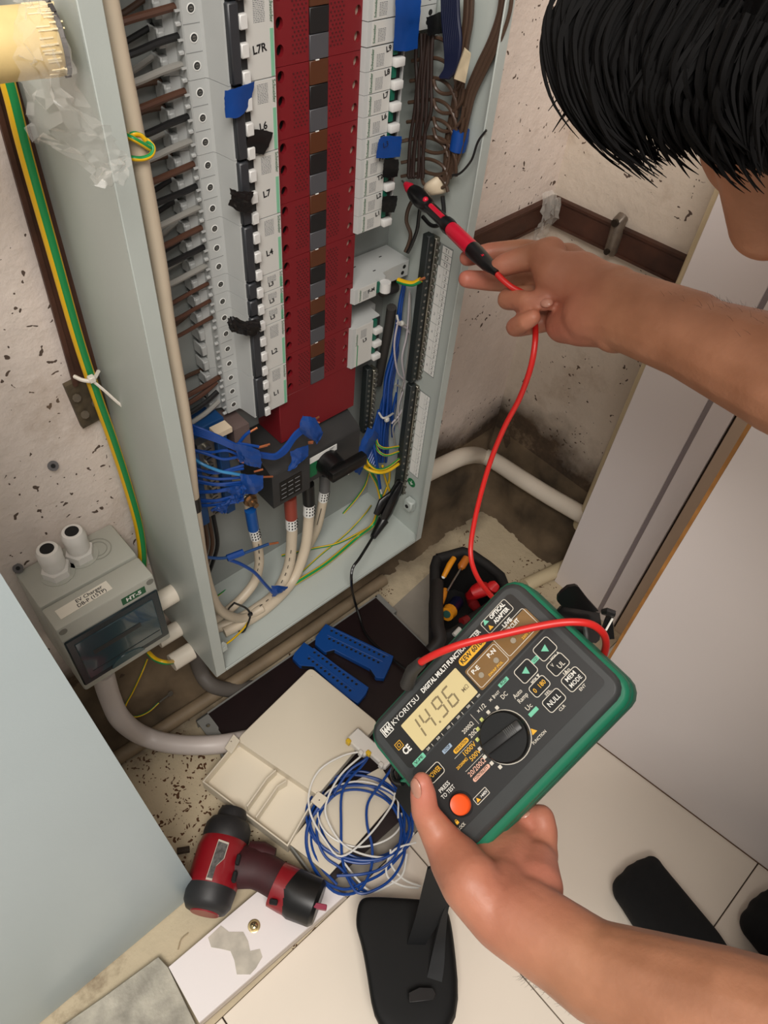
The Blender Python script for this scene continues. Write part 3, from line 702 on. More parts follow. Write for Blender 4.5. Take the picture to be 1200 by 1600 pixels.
# earth loop poking out over the cream cable, upper left
ew = thing('earth_pigtail', 'small looped green and yellow earth wire hooked over the cream cable', 'wires', pd(215, 230, .56))
def rel(t, pts): o = t.location; return [V(p) - o for p in pts]
def gy(*L): return rel(ew, [pY(x, y, -.064 + d) for x, y, d in L])
earth('earth_wire', gy((186, 207, .02), (203, 214, .002), (221, 224, .0), (235, 232, .002), (233, 222, .006), (222, 217, .008), (208, 221, .008)), .0017, ew)
earth('earth_wire', gy((190, 243, .02), (205, 247, .002), (222, 248, .0), (236, 242, .0), (239, 230, .002), (230, 222, .004), (218, 226, .004)), .0017, ew)
earth('earth_wire', gy((196, 222, .012), (207, 210, .004), (219, 211, .004), (227, 219, .004)), .0017, ew)

# cream sheathed cable rising behind the left lip
def mixed(*a):
    out = []
    for q in a:
        x, y, mode, v = q
        out.append({'Y': pY, 'Z': pZ, 'X': pX, 'd': pd}[mode](x, y, v))
    return out
mc = thing('supply_cables', 'cream sheathed supply cables bunched at the bottom left of the cabinet', 'cables', (-.15, -.02, -.6))
ZBt = ZB + .0018
def cab_run(pts, r, nm='cable', m=M_cream, seg=14): return MB().tube(rel(mc, spline(pts, 8)), r, seg).obj(nm, m, mc)
cab_run([(-.189, -.055, .25)] + mixed((169, 0, 'Y', -.055), (209, 200, 'Y', -.055), (246, 400, 'Y', -.055), (264, 520, 'Y', -.055), (289, 660, 'Y', -.055), (301, 770, 'Y', -.055), (308, 820, 'Y', -.055), (317, 880, 'Y', -.055), (329, 925, 'Y', -.052), (346, 955, 'Y', -.045), (378, 966, 'Z', ZB + .022), (410, 950, 'Z', ZB + .020)), .0060, 'rising_cable')
MB().tube(rel(mc, [pY(302, 776, -.055), pY(305, 796, -.055)]), .0066, 10).obj('black_tape_end', M_tk, mc)
def sleeve_cable(sl, pts, m, r=.0078):
    MB().tube(rel(mc, spline(sl, 4)), r * 1.12, 14).obj('sleeve', m, mc)
    c = cab_run([sl[-1]] + pts, r)
    a, b = sl[-1], sl[-1].lerp(pts[0], .6)
    mk = MB(); mk.tube(rel(mc, [a, b]), r * 1.06, 14); mk.obj('marker', M_paper, mc)
    # printed marks on the marker
    dots_ = MB(); d = (b - a).normalized(); sd = d.cross(V((0, 1, 0))).normalized()
    for i in range(3):
        for k in range(-2, 3):
            an = k * .5; p = a.lerp(b, .2 + .28 * i) + (sd * math.sin(an) + V((0, -1, 0)) * math.cos(an)) * (r * 1.06)
            dots_.box(tuple(p - mc.location - V((.0009, .0003, .0012))), tuple(p - mc.location + V((.0009, .0003, .0012))))
    dots_.obj('marker_print', M_ink, mc)
    # dashed print line along the sheath
    return c
sleeve_cable(mixed((391, 796, 'Y', -.012), (396, 826, 'Y', -.012)), mixed((402, 850, 'Y', -.014), (405, 880, 'Y', -.016), (398, 908, 'Y', -.018), (380, 932, 'Y', -.02), (358, 952, 'Y', -.02), (335, 968, 'Y', -.02)), mat('sleeve_blue', (16, 78, 150), .4), .0062)
sleeve_cable(mixed((453, 776, 'Y', -.004), (455, 808, 'Y', -.004)), mixed((456, 835, 'Y', -.006), (451, 885, 'Y', -.012), (432, 925, 'Y', -.02), (402, 950, 'Y', -.028), (368, 970, 'Z', ZB + .012), (335, 982, 'Z', ZB + .012)), mat('sleeve_red', (146, 62, 48), .45), .0074)
sleeve_cable(mixed((481, 756, 'Y', -.002), (483, 786, 'Y', -.002)), mixed((482, 815, 'Y', -.004), (476, 860, 'Y', -.012), (458, 905, 'Y', -.02), (430, 938, 'Y', -.03), (395, 965, 'Z', ZB + .011), (350, 988, 'Z', ZB + .011)), mat('sleeve_black', (22, 22, 22), .4), .0074)
sleeve_cable(mixed((508, 740, 'Y', .004), (507, 766, 'Y', .004)), mixed((503, 790, 'Y', .006), (495, 825, 'Y', .010), (480, 855, 'Y', .014), (462, 880, 'Y', .014)), mat('sleeve_grey', (92, 92, 92), .45), .0066)
for pts in (mixed((455, 860, 'Y', -.018), (447, 895, 'Y', -.022), (428, 928, 'Y', -.030), (400, 952, 'Y', -.037)), mixed((404, 850, 'Y', -.0225), (405, 880, 'Y', -.0245), (398, 905, 'Y', -.0265)), mixed((502, 795, 'Y', -.002), (494, 826, 'Y', .002))):
    L = spline(pts, 6); mb = MB()
    for i in range(0, len(L) - 1, 2): mb.tube(rel(mc, [L[i], L[i].lerp(L[i + 1], .8)]), .0006, 4)
    mb.obj('sheath_print', M_ink, mc)
# zip tie round the bunch
L = mixed((366, 942, 'Y', -.045), (384, 950, 'Y', -.045), (391, 960, 'Y', -.05), (387, 975, 'Y', -.05), (378, 988, 'Y', -.045), (362, 975, 'Y', -.02), (356, 955, 'Y', -.02), (366, 942, 'Y', -.045))
zt_ = thing('cable_tie', 'black cable tie round the cream cables', 'cable tie', L[0])
MB().tube(rel(zt_, spline(L, 5)), .0014, 6).obj('strap', M_tk, zt_); MB().box(tuple(L[2] - L[0] - V((.003, .002, .0025))), tuple(L[2] - L[0] + V((.003, .002, .0025))), bev=.0006).obj('head', M_tk, zt_)
# lug and bolt for the blue sleeved cable
lg = thing('lug_bolt', 'brass bolt and silver lug above the blue sleeved cable', 'bolt', pY(388, 778, -.014)); o = lg.location
MB().box((-.007, -.002, -.016), (.007, .001, .006), bev=.0015).obj('lug', mat('lug_tin', (198, 188, 172), .35, .6), lg)
MB().cyl((0, -.002, 0), (0, -.005, 0), .0085, seg=20).obj('washer', mat('bolt_brass', (150, 122, 92), .35, .85), lg)
MB().cyl((0, -.005, 0), (0, -.010, 0), .0065, seg=6).obj('nut', MATS['bolt_brass'], lg); MB().cyl((0, -.010, 0), (0, -.016, 0), .0035, seg=12).obj('stud', MATS['bolt_brass'], lg)

# blue neutral tails bundled in blue tape
bt_ = thing('blue_wires', 'blue neutral wires taped into bunches over the main switch and neutral block', 'wires', pY(380, 720, -.03))
def bw(pts, r=.0016, m=M_wbl, nm='wire'): return MB().tube(rel(bt_, spline(pts, 6)), r, 7).obj(nm, m, bt_)
def za(x, y, Y): return pY(290 + x / 7.5, 640 + y / 7.5, Y)
def zb_(x, y, Y): return pY(370 + x / 5.714, 650 + y / 5.714, Y)
for k in range(5):
    o_ = k * 14
    bw([za(20, 165 + o_ * 1.6, .0), za(180, 225 + o_ * 1.5, -.012), za(380, 310 + o_ * 1.2, -.022), za(600, 415 + o_, -.030), za(800, 490 + o_ * .8, -.034), za(950, 520 + o_ * .8, -.036), za(1060, 520 + o_ * .9, -.038), zb_(440, 255 + o_ * 1.2, -.036), zb_(520, 150 + o_, -.034), zb_(600, 90 + o_ * .9, -.032), zb_(670, 50 + o_, -.03)])
bw([za(60, 465, .0), za(250, 520, -.012), za(440, 580, -.022), za(620, 555, -.026)])
bw([za(120, 480, .0), za(300, 500, -.012), za(480, 480, -.022), za(640, 540, -.026)])
bw([za(80, 560, -.002), za(200, 640, -.014), za(400, 720, -.024), za(560, 750, -.03), za(740, 785, -.032)], .0017, M_wlb)
for y0, ym, y1 in ((680, 745, 650), (700, 730, 690), (820, 870, 845), (840, 880, 870), (960, 955, 880), (975, 965, 900), (1050, 1065, 980), (1075, 1075, 1000), (1120, 1115, 1030), (1140, 1120, 1060), (760, 810, 790)):
    bw([za(90, y0, .002), za(330, ym, -.014), za(500, (ym + y1) / 2 + 8, -.022), za(680, y1, -.028)])
bw([za(620, 400, -.020), za(690, 310, -.022), za(760, 250, -.024)], .0018)
bw([za(560, 420, -.020), za(640, 400, -.026), za(860, 435, -.036)], .0016)
for a, b in (((755, 262, -.0245), (840, 212, -.026)), ((860, 440, -.036), (985, 405, -.038)), ((905, 790, -.034), (1020, 785, -.036)), ((800, 730, -.036), (905, 700, -.038)), ((850, 448, -.036), (960, 420, -.038)), ((620, 590, -.03), (680, 620, -.034))):
    bw([za(*a), za(*b)], .0012, M_cu, 'copper_end')
for a, b in (((690, 40, -.031), (735, 5, -.034)), ((700, 55, -.031), (740, 60, -.034)), ((640, 235, -.034), (685, 225, -.038)), ((640, 245, -.034), (680, 240, -.038)), ((690, 30, -.031), (725, 15, -.032))):
    bw([zb_(*a), zb_(*b)], .0012, M_cu, 'copper_end')
def btape(rows, seed, jit=.0006):
    o = film('tape_wrap', [[p - bt_.location for p in r] for r in rows], jit=jit, seed=seed, m=M_tb, parent=bt_, sub=5); o.parent = bt_
    md = o.modifiers.new('thickness', 'SOLIDIFY'); md.thickness = .0005
btape([[za(570, 400, -.036), za(700, 420, -.040), za(870, 480, -.042)], [za(590, 500, -.034), za(720, 560, -.040), za(890, 600, -.042)], [za(640, 620, -.032), za(760, 660, -.038), za(880, 690, -.040)]], 1)
btape([[za(640, 760, -.034), za(760, 765, -.040), za(905, 775, -.042)], [za(650, 860, -.034), za(780, 880, -.042), za(915, 880, -.044)], [za(700, 985, -.032), za(800, 990, -.040), za(890, 940, -.042)]], 2)
btape([[za(480, 930, -.026), za(600, 900, -.032), za(700, 860, -.036)], [za(540, 1010, -.026), za(640, 1000, -.032), za(710, 960, -.036)], [za(560, 1100, -.024), za(620, 1090, -.028), za(650, 1020, -.032)]], 3, .0012)
btape([[za(290, 1170, -.018), za(400, 1110, -.022), za(520, 1040, -.028)], [za(320, 1190, -.018), za(420, 1150, -.022), za(520, 1080, -.026)], [za(350, 1170, -.016), za(470, 1220, -.020), za(500, 1130, -.024)]], 4, .0012)
btape([[zb_(590, 0, -.036), zb_(650, 10, -.040), zb_(705, 15, -.040)], [zb_(560, 90, -.036), zb_(670, 110, -.042), zb_(760, 130, -.042)], [zb_(600, 175, -.034), zb_(690, 200, -.040), zb_(765, 165, -.040)], [zb_(690, 215, -.034), zb_(705, 235, -.036), zb_(715, 250, -.036)]], 5)
btape([[zb_(475, 320, -.034), zb_(555, 290, -.040), zb_(635, 262, -.040)], [zb_(485, 400, -.034), zb_(560, 370, -.040), zb_(635, 350, -.040)], [zb_(450, 490, -.032), zb_(500, 480, -.036), zb_(590, 400, -.040)]], 6)
# loose blue pair in the lower left with a taped splice
lp_ = thing('spliced_wires', 'loose blue wires with a taped splice across the cream cables', 'wires', pY(370, 865, -.035))
def zc(x, y, Y): return pY(320 + x / 3.158, 820 + y / 3.158, Y)
for pts, r, m, nm in (([zc(-10, 158, -.03), zc(60, 165, -.035), zc(110, 162, -.037), zc(180, 145, -.04), zc(315, 95, -.045)], .0019, mat('wire_deep_blue', (26, 66, 116), .4), 'wire'), ([zc(120, 172, -.037), zc(180, 195, -.04), zc(245, 235, -.043), zc(290, 285, -.045), zc(345, 345, -.047)], .0022, M_wbl, 'wire'), ([zc(310, 97, -.045), zc(362, 88, -.047)], .0014, M_cu, 'copper_end'), ([zc(110, 165, -.037), zc(150, 150, -.039), zc(190, 135, -.041)], .0042, M_tb, 'tape_wrap')):
    MB().tube([p - lp_.location for p in spline(pts, 5)], r, 8).obj(nm, m, lp_)
o = film('tape_flag', [[p - lp_.location for p in r] for r in ([zc(330, 300, -.048), zc(365, 300, -.050), zc(412, 305, -.048)], [zc(330, 330, -.048), zc(360, 328, -.052), zc(395, 325, -.05)], [zc(335, 358, -.048), zc(350, 352, -.050), zc(372, 340, -.048)])], jit=.0006, m=M_tb); o.parent = lp_
# ------------------------------------------------------------------ right-hand wiring inside the cabinet
def inside(x, y, Y):
    p = pY(x, y, Y); lim = .146 - max(0, Y + .02) * .28
    return pX(x, y, lim) if p.x > lim else p
def z2(x, y, Y): return inside(560 + x / 4.615, y / 4.615, Y)
def z1(x, y, Y): return inside(560 + x / 6, 200 + y / 6, Y)
rr2 = random.Random(31)
rw = thing('brown_wires', 'brown wires looping from the right-hand breakers into a bundle', 'wires', pY(690, 150, .02))
M_bw = mat('wire_dark_brown', (72, 54, 42), .4)
def rwire(pts, r=.0017, m=M_bw, nm='wire'): return MB().tube(rel(rw, spline(pts, 6)), r, 7).obj(nm, m, rw)
for y in (290, 440, 585, 740, 880, 1010):
    x0 = 455 if y == 290 else 385 - (y - 440) * .08
    rwire([z2(x0, y, .017), z2(520, y - 22, .020), z2(600, y - 8, .022), z2(660, y + 45, .024), z2(700, y + 140, .022), z2(705, y + 260, .02)])
for y in (580, 720, 850, 930):
    rwire([z2(540, y - 10, .034), z2(560, y + 60, .03), z2(610, y + 95, .026), z2(680, y + 85, .022), z2(740, y + 20, .02), z2(760, y - 80, .02)])
for y, y2 in ((110, 160), (310, 300), (440, 450)):
    rwire([z1(400, y + 15, .017), z1(520, y - 8, .02), z1(640, y - 22, .022), z1(740, y + 10, .022), z1(810, y + 70, .02), z1(840, y + 160, .018)])
    rwire([z1(590, y + 10, .034), z1(620, y + 90, .03), z1(720, y + 125, .024), z1(820, y + 100, .02), z1(850, y, .018)])
for k in range(7):   # main vertical bundle
    dx = (k - 3) * 9; jj = (k % 3) * .004
    rwire([z2(800 + dx, -60, .004 + jj), z2(790 + dx, 150, .004 + jj), z2(760 + dx, 330, .004 + jj), z2(735 + dx, 560, .004 + jj), z2(715 + dx, 700, .006 + jj), z1(850 + dx, 100, .006 + jj), z1(830 + dx * .8, 330, .008 + jj), z1(800 + dx * .5, 500, .012 + jj)], .0016)
for k in range(6):   # bundle from the upper right corner
    dx = (k - 2) * 16; jj = (k % 2) * .004
    rwire([z2(1065 + dx, -80, -.020 + jj), z2(1040 + dx, 100, -.018 + jj), z2(975 + dx, 290, -.012 + jj), z2(880 + dx, 490, -.006 + jj), z2(800 + dx * .8, 680, .000 + jj), z2(765 + dx * .6, 850, .004 + jj), z1(900 + dx * .8, 300, .008 + jj), z1(840 + dx * .4, 470, .012)], .0017)
for k in range(6):   # dull wires running straight down at the back
    j = lambda: rr2.uniform(-14, 14)
    rwire([z2(440 + k * 20 + j(), 240, .036), z2(425 + k * 22 + j(), 420, .034 + .004 * (k % 2)), z2(425 + k * 18 + j(), 600, .036), z2(400 + k * 22 + j(), 800, .034 + .004 * (k % 2)), z2(385 + k * 20 + j(), 1000, .036), z1(480 + k * 24 + j(), 420, .038), z1(480 + k * 24, 470, .040)], .0018, mat('wire_back_brown', (40, 25, 20), .55))
rwire([z1(660, 545, .030), z1(500, 690, .026), z1(450, 860, .024), z1(490, 990, .024), z1(470, 1090, .028), z1(440, 1160, .034)], .0021)
rwire([z1(590, 680, .024), z1(570, 800, .022), z1(550, 950, .022), z1(500, 1090, .026), z1(460, 1170, .034)], .0020, M_wbk)
rwire([z1(1200, 20, .004), z1(1120, 130, .008), z1(1060, 300, .016), z1(960, 420, .022), z1(880, 445, .026)], .0011, M_wbk)
rwire([z1(600, 830, .02), z1(680, 910, .02), z1(760, 905, .018), z1(800, 800, .018), z1(790, 640, .02)], .0022, M_wbk)
bb = thing('blue_tail_bundle', 'dark blue wire bundle behind the brown wires at the top right', 'wires', pY(705, 70, .03))
for k in range(9):
    dx = (k - 4) * 13
    MB().tube(rel(bb, spline([z2(660 + dx, -60, .026), z2(665 + dx, 120, .028), z2(680 + dx, 300, .03), z2(670 + dx * .7, 480, .034), z2(620 + dx * .5, 560, .040)], 5)), .0021, 7).obj('wire', mat('wire_navy', (9, 18, 50), .55), bb)
def zx(x, y, X): return pX(560 + x / 4.615, y / 4.615, X)
t = thing('wire_tag', 'cream masking tape tag on the brown wires at the top right', 'tag', zx(750, 480, .118))
MB().slab(rel(t, [zx(765, 358, .118), zx(812, 398, .119), zx(770, 600, .119), zx(690, 568, .118)]), .006, (-1, -1, 0)).obj('tag', mat('masking_tape', (196, 180, 150), .7, var=.2, vscale=90), t)
t = thing('wire_tape', 'blue tape wrapped round the brown bundle at right', 'tape', z1(950, 110, .004))
MB().tube(rel(t, [z1(965, 15, .002), z1(950, 110, .003), z1(930, 205, .004)]), [.0085, .009, .0085], 12, flat=.9).obj('wrap', M_tb, t)
t = thing('crimp_connector', 'cream cap over the joined brown wires just above the red probe', 'connector', z1(730, 540, .016))
M_cap = mat('cap_cream', (206, 190, 164), .55)
MB().tube(rel(t, spline([z1(690, 475, .020), z1(715, 520, .016), z1(735, 580, .014), z1(740, 625, .016)], 4)), [.008, .0105, .0115, .0118, .0120, .0118, .0115, .0110, .0105, .0100, .0095, .0085, .006], 14).obj('cap', M_cap, t)
MB().slab(rel(t, [z1(780, 580, .010), z1(870, 465, .012), z1(850, 460, .014), z1(760, 560, .012)]), .002, (0, -1, 0)).obj('tab', M_cap, t)
MB().slab(rel(t, [z1(598, 598, .006), z1(645, 572, .006), z1(665, 655, .006)]), .003, (0, -1, 0)).obj('tab', M_cap, t)

# blue and white neutral tails beside the earth bars
nt_ = thing('blue_loom', 'blue and white wires hanging beside the earth bars down to the bottom', 'wires', pY(610, 600, .01))
def nwire(pts, r=.0018, m=M_wbl, nm='wire'): return MB().tube(rel(nt_, spline(pts, 6)), r, 7).obj(nm, m, nt_)
rr = random.Random(11)
for k in range(20):
    dx = rr.uniform(-8, 9); dy = rr.uniform(-.012, .010)
    m = M_wbl if k % 3 else mat('wire_deep_blue2', (16, 62, 134), .4)
    w_ = lambda s: rr.uniform(-s, s)
    nwire([pY(634 + dx * .6, 446, .02 + dy), pY(630 + dx, 480, .016 + dy), pY(624 + dx + w_(3), 530, .014 + dy), pY(613 + dx * 1.1 + w_(4), 590, .012 + dy), pY(606 + dx * 1.3 + w_(4), 640, .010 + dy), pY(605 + dx * 1.4 + w_(5), 680, .010 + dy), pY(603 + dx * 1.6, 722, .012 + dy)], .0018, m)
for k, pts in enumerate(([(640, 455), (636, 520), (628, 560), (632, 600), (622, 640), (628, 690)], [(641, 460), (640, 530), (634, 580), (624, 620), (617, 660)], [(622, 500), (616, 540), (621, 580), (633, 600), (628, 640), (612, 662)], [(618, 600), (630, 612), (626, 650), (614, 668), (618, 700)], [(620, 505), (634, 512), (640, 520)])):
    nwire([pY(x, y, -.004) for x, y in pts], .0012, M_wgy if k % 2 else mat('wire_lilac', (190, 182, 186), .45))
# splayed ends by the switch
for k in range(9):
    nwire([pY(592 + k * 1.5, 640 + k * 2, .004), pY(584 + k, 668 + k * 2, .0), pY(574 + k * 2, 690 + k * 3, -.004), pY(562 + k * 3, 712 + k * 2, -.008)], .0017)
for a, b in (((566, 716), (544, 742)), ((572, 690), (564, 700)), ((552, 722), (538, 732))):
    nwire([pY(*a, -.010), pY(*b, -.012)], .0008, M_screw, 'tinned_end')
o = film('tape_wrap', [[p - nt_.location for p in r] for r in ([pY(575, 668, -.010), pY(585, 672, -.014), pY(592, 678, -.010)], [pY(562, 695, -.012), pY(572, 700, -.016), pY(582, 700, -.010)], [pY(543, 728, -.012), pY(556, 738, -.016), pY(562, 743, -.012)])], jit=.0008, m=M_tb); o.parent = nt_
nwire([pY(583, 690, -.006), pY(588, 720, -.010), pY(594, 763, -.012)], .0022)
nwire([pY(594, 763, -.012), pY(596, 771, -.012)], .0014, M_wwh, 'ferrule')
zt2 = thing('cable_tie', 'translucent white cable tie round the blue wire loom', 'cable tie', pY(624, 505, .0))
MB().tube(rel(zt2, spline([pY(620, 492, .0), pY(623, 503, -.004), pY(632, 507, -.004), pY(640, 510, .004), pY(638, 500, .012)], 4)), .0014, 6).obj('strap', mat('nylon', (196, 194, 186), .4), zt2)
MB().ball((0, -.004, .002), .0035, u=8, v=6).obj('head', MATS['nylon'], zt2)
zt3 = thing('cable_tie', 'pale cable tie low on the blue wires near the yellow earth loops', 'cable tie', pY(600, 652, -.01))
MB().tube(rel(zt3, spline([pY(592, 645, -.004), pY(598, 653, -.014), pY(606, 651, -.014), pY(614, 646, -.008)], 4)), .0014, 6).obj('strap', MATS['nylon'], zt3)
MB().box((-.003, -.008, -.003), (.003, -.003, .003), bev=.001).obj('head', MATS['nylon'], zt3)
# earth wires
ge = thing('earth_wires', 'green and yellow earth wires looped at the lower earth bar', 'wires', pY(600, 720, -.01))
def ze(x, y, Y): return pY(540 + x / 7.27, 640 + y / 7.27, Y)
def ew_(pts, r=.0017, ph=0): return earth('earth_wire', rel(ge, spline(pts, 4)), r, ge, n=2, phase=ph)
ew_([ze(345, 320, -.004), ze(370, 400, -.016), ze(450, 440, -.022), ze(600, 420, -.022)])
ew_([ze(340, 400, -.004), ze(380, 480, -.018), ze(470, 520, -.024), ze(600, 480, -.022)])
ew_([ze(240, 520, .0), ze(260, 610, -.014), ze(350, 680, -.022), ze(470, 660, -.024), ze(620, 550, -.022)], .0018, 2)
ew_([ze(215, 560, .002), ze(220, 660, -.012), ze(360, 715, -.026), ze(480, 695, -.026), ze(610, 610, -.022)], .0026, 3)
ew_([ze(250, 640, .0), ze(300, 740, .004), ze(350, 830, .004), ze(390, 960, .0), ze(400, 1070, -.006), ze(350, 1210, -.018), ze(300, 1320, -.03)] + mixed((560, 838, 'Z', ZB + .010), (510, 880, 'Z', ZB + .010), (455, 915, 'Z', ZB + .012)), .0031, 3)
ew_([ze(420, 640, .0), ze(450, 780, .002), ze(510, 950, .0)], .0018); ew_([ze(500, 700, .0), ze(490, 820, .002), ze(420, 1000, .004)], .0018)
ew_([ze(270, 700, .03), ze(220, 860, .034), ze(120, 1010, .036), ze(0, 1150, .038)] + mixed((520, 818, 'Y', .04), (480, 838, 'Y', .042), (430, 870, 'Y', .04), (370, 910, 'Y', .035), (335, 935, 'Y', .03)), .0017, 1)
ew_([ze(290, 1090, .02), ze(200, 1210, .0)] + mixed((540, 835, 'Z', ZB + .006), (500, 868, 'Z', ZB + .005), (460, 905, 'Z', ZB + .005)), .0012, 3)
ew_(mixed((575, 825, 'Z', ZB + .005), (530, 848, 'Z', ZB + .006), (490, 857, 'Z', ZB + .006), (440, 868, 'Z', ZB + .01)), .0016, 3)
ew_(mixed((345, 1012, 'Y', -.064), (362, 1000, 'Y', -.060), (378, 985, 'Y', -.052), (388, 972, 'Y', -.045)), .0014, 3)
ew_([pY(622, 438, -.002), pY(634, 442, -.012), pY(646, 443, -.020), pY(658, 437, -.026)], .0032, 3)
MB().tube(rel(ge, [pY(655, 438, -.026), pY(664, 434, -.028)]), .0016, 6).obj('copper_end', M_cu, ge)
# brown and black pair low on the left
lb = thing('lower_wires', 'brown and black wires curving down beside the cream cable', 'wires', pY(330, 840, .0))
for k, (m, dx) in enumerate(((M_wbr2, 0), (M_wbr2, 8), (M_wbk, 16), (M_wbk, -6))):
    MB().tube(rel(lb, spline([pY(312 + dx, 780, .02), pY(318 + dx, 810, .01), pY(324 + dx, 850, .006), pY(316 + dx, 880, .006), pY(308 + dx, 900, .012)], 5)), .0026, 8).obj('wire', m, lb)
# grey cable behind
gc = wire('grey_cable', [pY(623, 470, .03), pY(612, 520, .034), pY(604, 580, .036), pY(598, 650, .036), pY(590, 720, .036)], .0028, mat('cable_grey', (96, 98, 92), .5)); tag(gc, 'grey cable at the back beside the blue loom', 'cable')
dkk = MB().tube(spline([pY(598, 455, .02), pY(618, 448, .03), pY(628, 452, .035)], 4), .007, 12).obj('flexible_sleeve', mat('sleeve_dark', (70, 66, 62), .6)); tag(dkk, 'dark sleeve bent behind the three-pole breaker at right', 'sleeve')
dk2 = MB().tube(spline([pY(612, 480, .02), pY(606, 520, .03), pY(598, 560, .034), pY(590, 600, .036)], 4), .006, 10).obj('flexible_sleeve', MATS['sleeve_dark']); tag(dk2, 'dark sleeve running down right of the three-pole breaker', 'sleeve')
# black crocodile clip
cc = thing('crocodile_clip', 'black crocodile clip of the tester gripping the lower earth bar', 'clip', ze(520, 1000, -.03)); 
def cl(*a): return rel(cc, [ze(*a)])[0]
MB().tube([cl(640, 830, -.034), cl(600, 900, -.036), cl(540, 1010, -.036), cl(470, 1160, -.036), cl(430, 1260, -.038)], [.0045, .008, .0120, .0130, .0090], 10, flat=.6).obj('clip_body', M_tk, cc)
MB().tube([cl(605, 800, -.030), cl(540, 950, -.030), cl(420, 1060, -.03), cl(350, 1190, -.032)], [.004, .0085, .0105, .0065], 10, flat=.6).obj('clip_jaw', M_tk, cc)
MB().tube([cl(430, 1250, -.038), cl(370, 1350, -.042), cl(310, 1450, -.048)], [.0085, .0065, .0045], 10).obj('strain_relief', M_tk, cc)
MB().cyl(cl(655, 835, -.036), cl(650, 852, -.036), .002, seg=8).obj('jaw_tip', M_screw, cc)
cbl = MB().tube(rel(cc, spline([ze(320, 1430, -.047)] + mixed((562, 872, 'Y', -.072), (551, 888, 'Y', -.078), (549, 910, 'Y', -.080), (553, 935, 'Z', -.78), (562, 965, 'Z', FZ + .03), (572, 992, 'Z', FZ + .027), (600, 1020, 'Z', FZ + .026), (640, 1050, 'Z', FZ + .03)), 6)), .0021, 8).obj('test_lead', M_tk, cc)

# ------------------------------------------------------------------ small consumer unit on the wall
M_evg = mat('enclosure_grey', (176, 176, 166), .45, var=.03, vscale=20)
ev = thing('small_enclosure', 'small grey wall enclosure with a tinted window and a green name plate', 'enclosure', (-.297, .05, -.5))
Me = T(.297, -.05, .5)
bx0, bx1, bz0, bz1 = -.352, -.2425, -.566, -.436
MB().box((bx0, -.004, bz0 + .004), (bx1, .054, bz1), bev=.004, seg=2).obj('base', M_evg, ev, M=Me)
lid = MB()
lid.prism([(bx0 + .0005, bz0 + .004), (bx1 - .0005, bz0 + .004), (bx1 - .0005, bz1 - .0005), (bx0 + .0005, bz1 - .0005)], -.038, -.005, axis=1)
lidm = bmesh.new()
lid = MB().box((bx0 + .0005, -.038, bz0 + .003), (bx1 - .0005, -.0052, bz1 - .001), bev=.003, seg=2).obj('lid', M_evg, ev, M=Me)
M_tint = mat('tinted_window', (44, 66, 72), .12, trans=.0, coat=.5)
wn = MB().box((bx0 + .002, -.0405, -.5495), (bx1 - .002, -.0375, -.4600), bev=.0015).obj('window_frame', mat('window_dark', (30, 42, 46), .25), ev, M=Me)
MB().box((bx0 + .010, -.0412, -.541), (bx1 - .010, -.0400, -.470), bev=.0008).obj('window', M_tint, wn)
MB().box((bx0 + .024, -.0416, -.5030), (bx1 - .030, -.0411, -.4955)).obj('slot', mat('slot_dark', (26, 34, 36), .3), wn)
MB().box((bx0 + .016, -.0416, -.5300), (bx1 - .012, -.0411, -.5292)).obj('window_line', MATS['slot_dark'], wn)
MB().prism([(-.317, -.547)] + [(-.297 + .020 * math.cos(math.radians(a)), -.547 + .012 * math.sin(math.radians(a))) for a in range(180, -1, -15)], -.0420, -.0404, axis=1).obj('window_latch', mat('latch_tint', (66, 84, 86), .2), wn)
for x in (bx0 + .0065, bx1 - .0065):
    MB().cyl((x, -.0384, -.4440), (x, -.0370, -.4440), .0042, seg=16).obj('lid_screw', mat('screw_grey', (120, 120, 112), .5), ev, M=Me)
hp = MB().box((-.2830, -.0386, -.4560), (-.2560, -.0380, -.4455)).obj('name_plate', mat('plate_dk_green', (22, 88, 52), .5), ev, M=Me)
text('HT-5', .0082, frame((-.2695, -.0387, -.4508), (1, 0, 0), (0, 0, 1)), wt, hp, bold=.0003)
# paper label on the sloping top
lb0 = pZ(118, 937, bz1); 
pl = MB().box((-.0285, -.0065, 0), (.0285, .0065, .0004)).obj('paper_label', mat('label_cream', (226, 220, 206), .5), ev, M=Me @ T(-.313, -.0215, bz1 - .0008) @ Matrix.Rotation(math.radians(2), 4, 'Z'))
text('EV Charger', .0062, T(.007, .0028, .0005), M_ink, pl, bold=.0001); text('DB-P (15TP)', .0062, T(.007, -.0032, .0005), M_ink, pl, bold=.0001)
M_glw = mat('gland_white', (224, 220, 214), .4)
for i, (x, y) in enumerate(((pZ(90, 895, bz1).x, pZ(90, 895, bz1).y), (pZ(127, 868, bz1).x, pZ(127, 868, bz1).y))):
    gl = thing('cable_gland', 'white plastic cable gland on top of the small enclosure, ' + ('nearer the steel door' if i == 0 else 'nearer the cabinet'), 'cable gland', (x, y, bz1)); gl.scale = (1.08, 1.08, 1.22)
    MB().lathe([(.0165, .0), (.0165, .0008)], 28).obj('knockout_ring', M_evg, gl)
    hexn = [(.0138 * math.cos(a * math.pi / 3), .0138 * math.sin(a * math.pi / 3)) for a in range(6)]
    MB().prism(hexn, .0006, .0085).obj('hex_base', M_glw, gl)
    MB().lathe([(.0095, .0085), (.0098, .012), (.0110, .0125), (.0112, .016), (.0108, .022), (.0115, .0225), (.0116, .0285), (.0095, .0330), (.0066, .0335), (.0062, .030)], 24).obj('dome_nut', M_glw, gl)
    MB().cyl((0, 0, .0302), (0, 0, .0337), .0064, seg=20).obj('bore', M_hole, gl)
kx = pZ(152, 858, bz1)
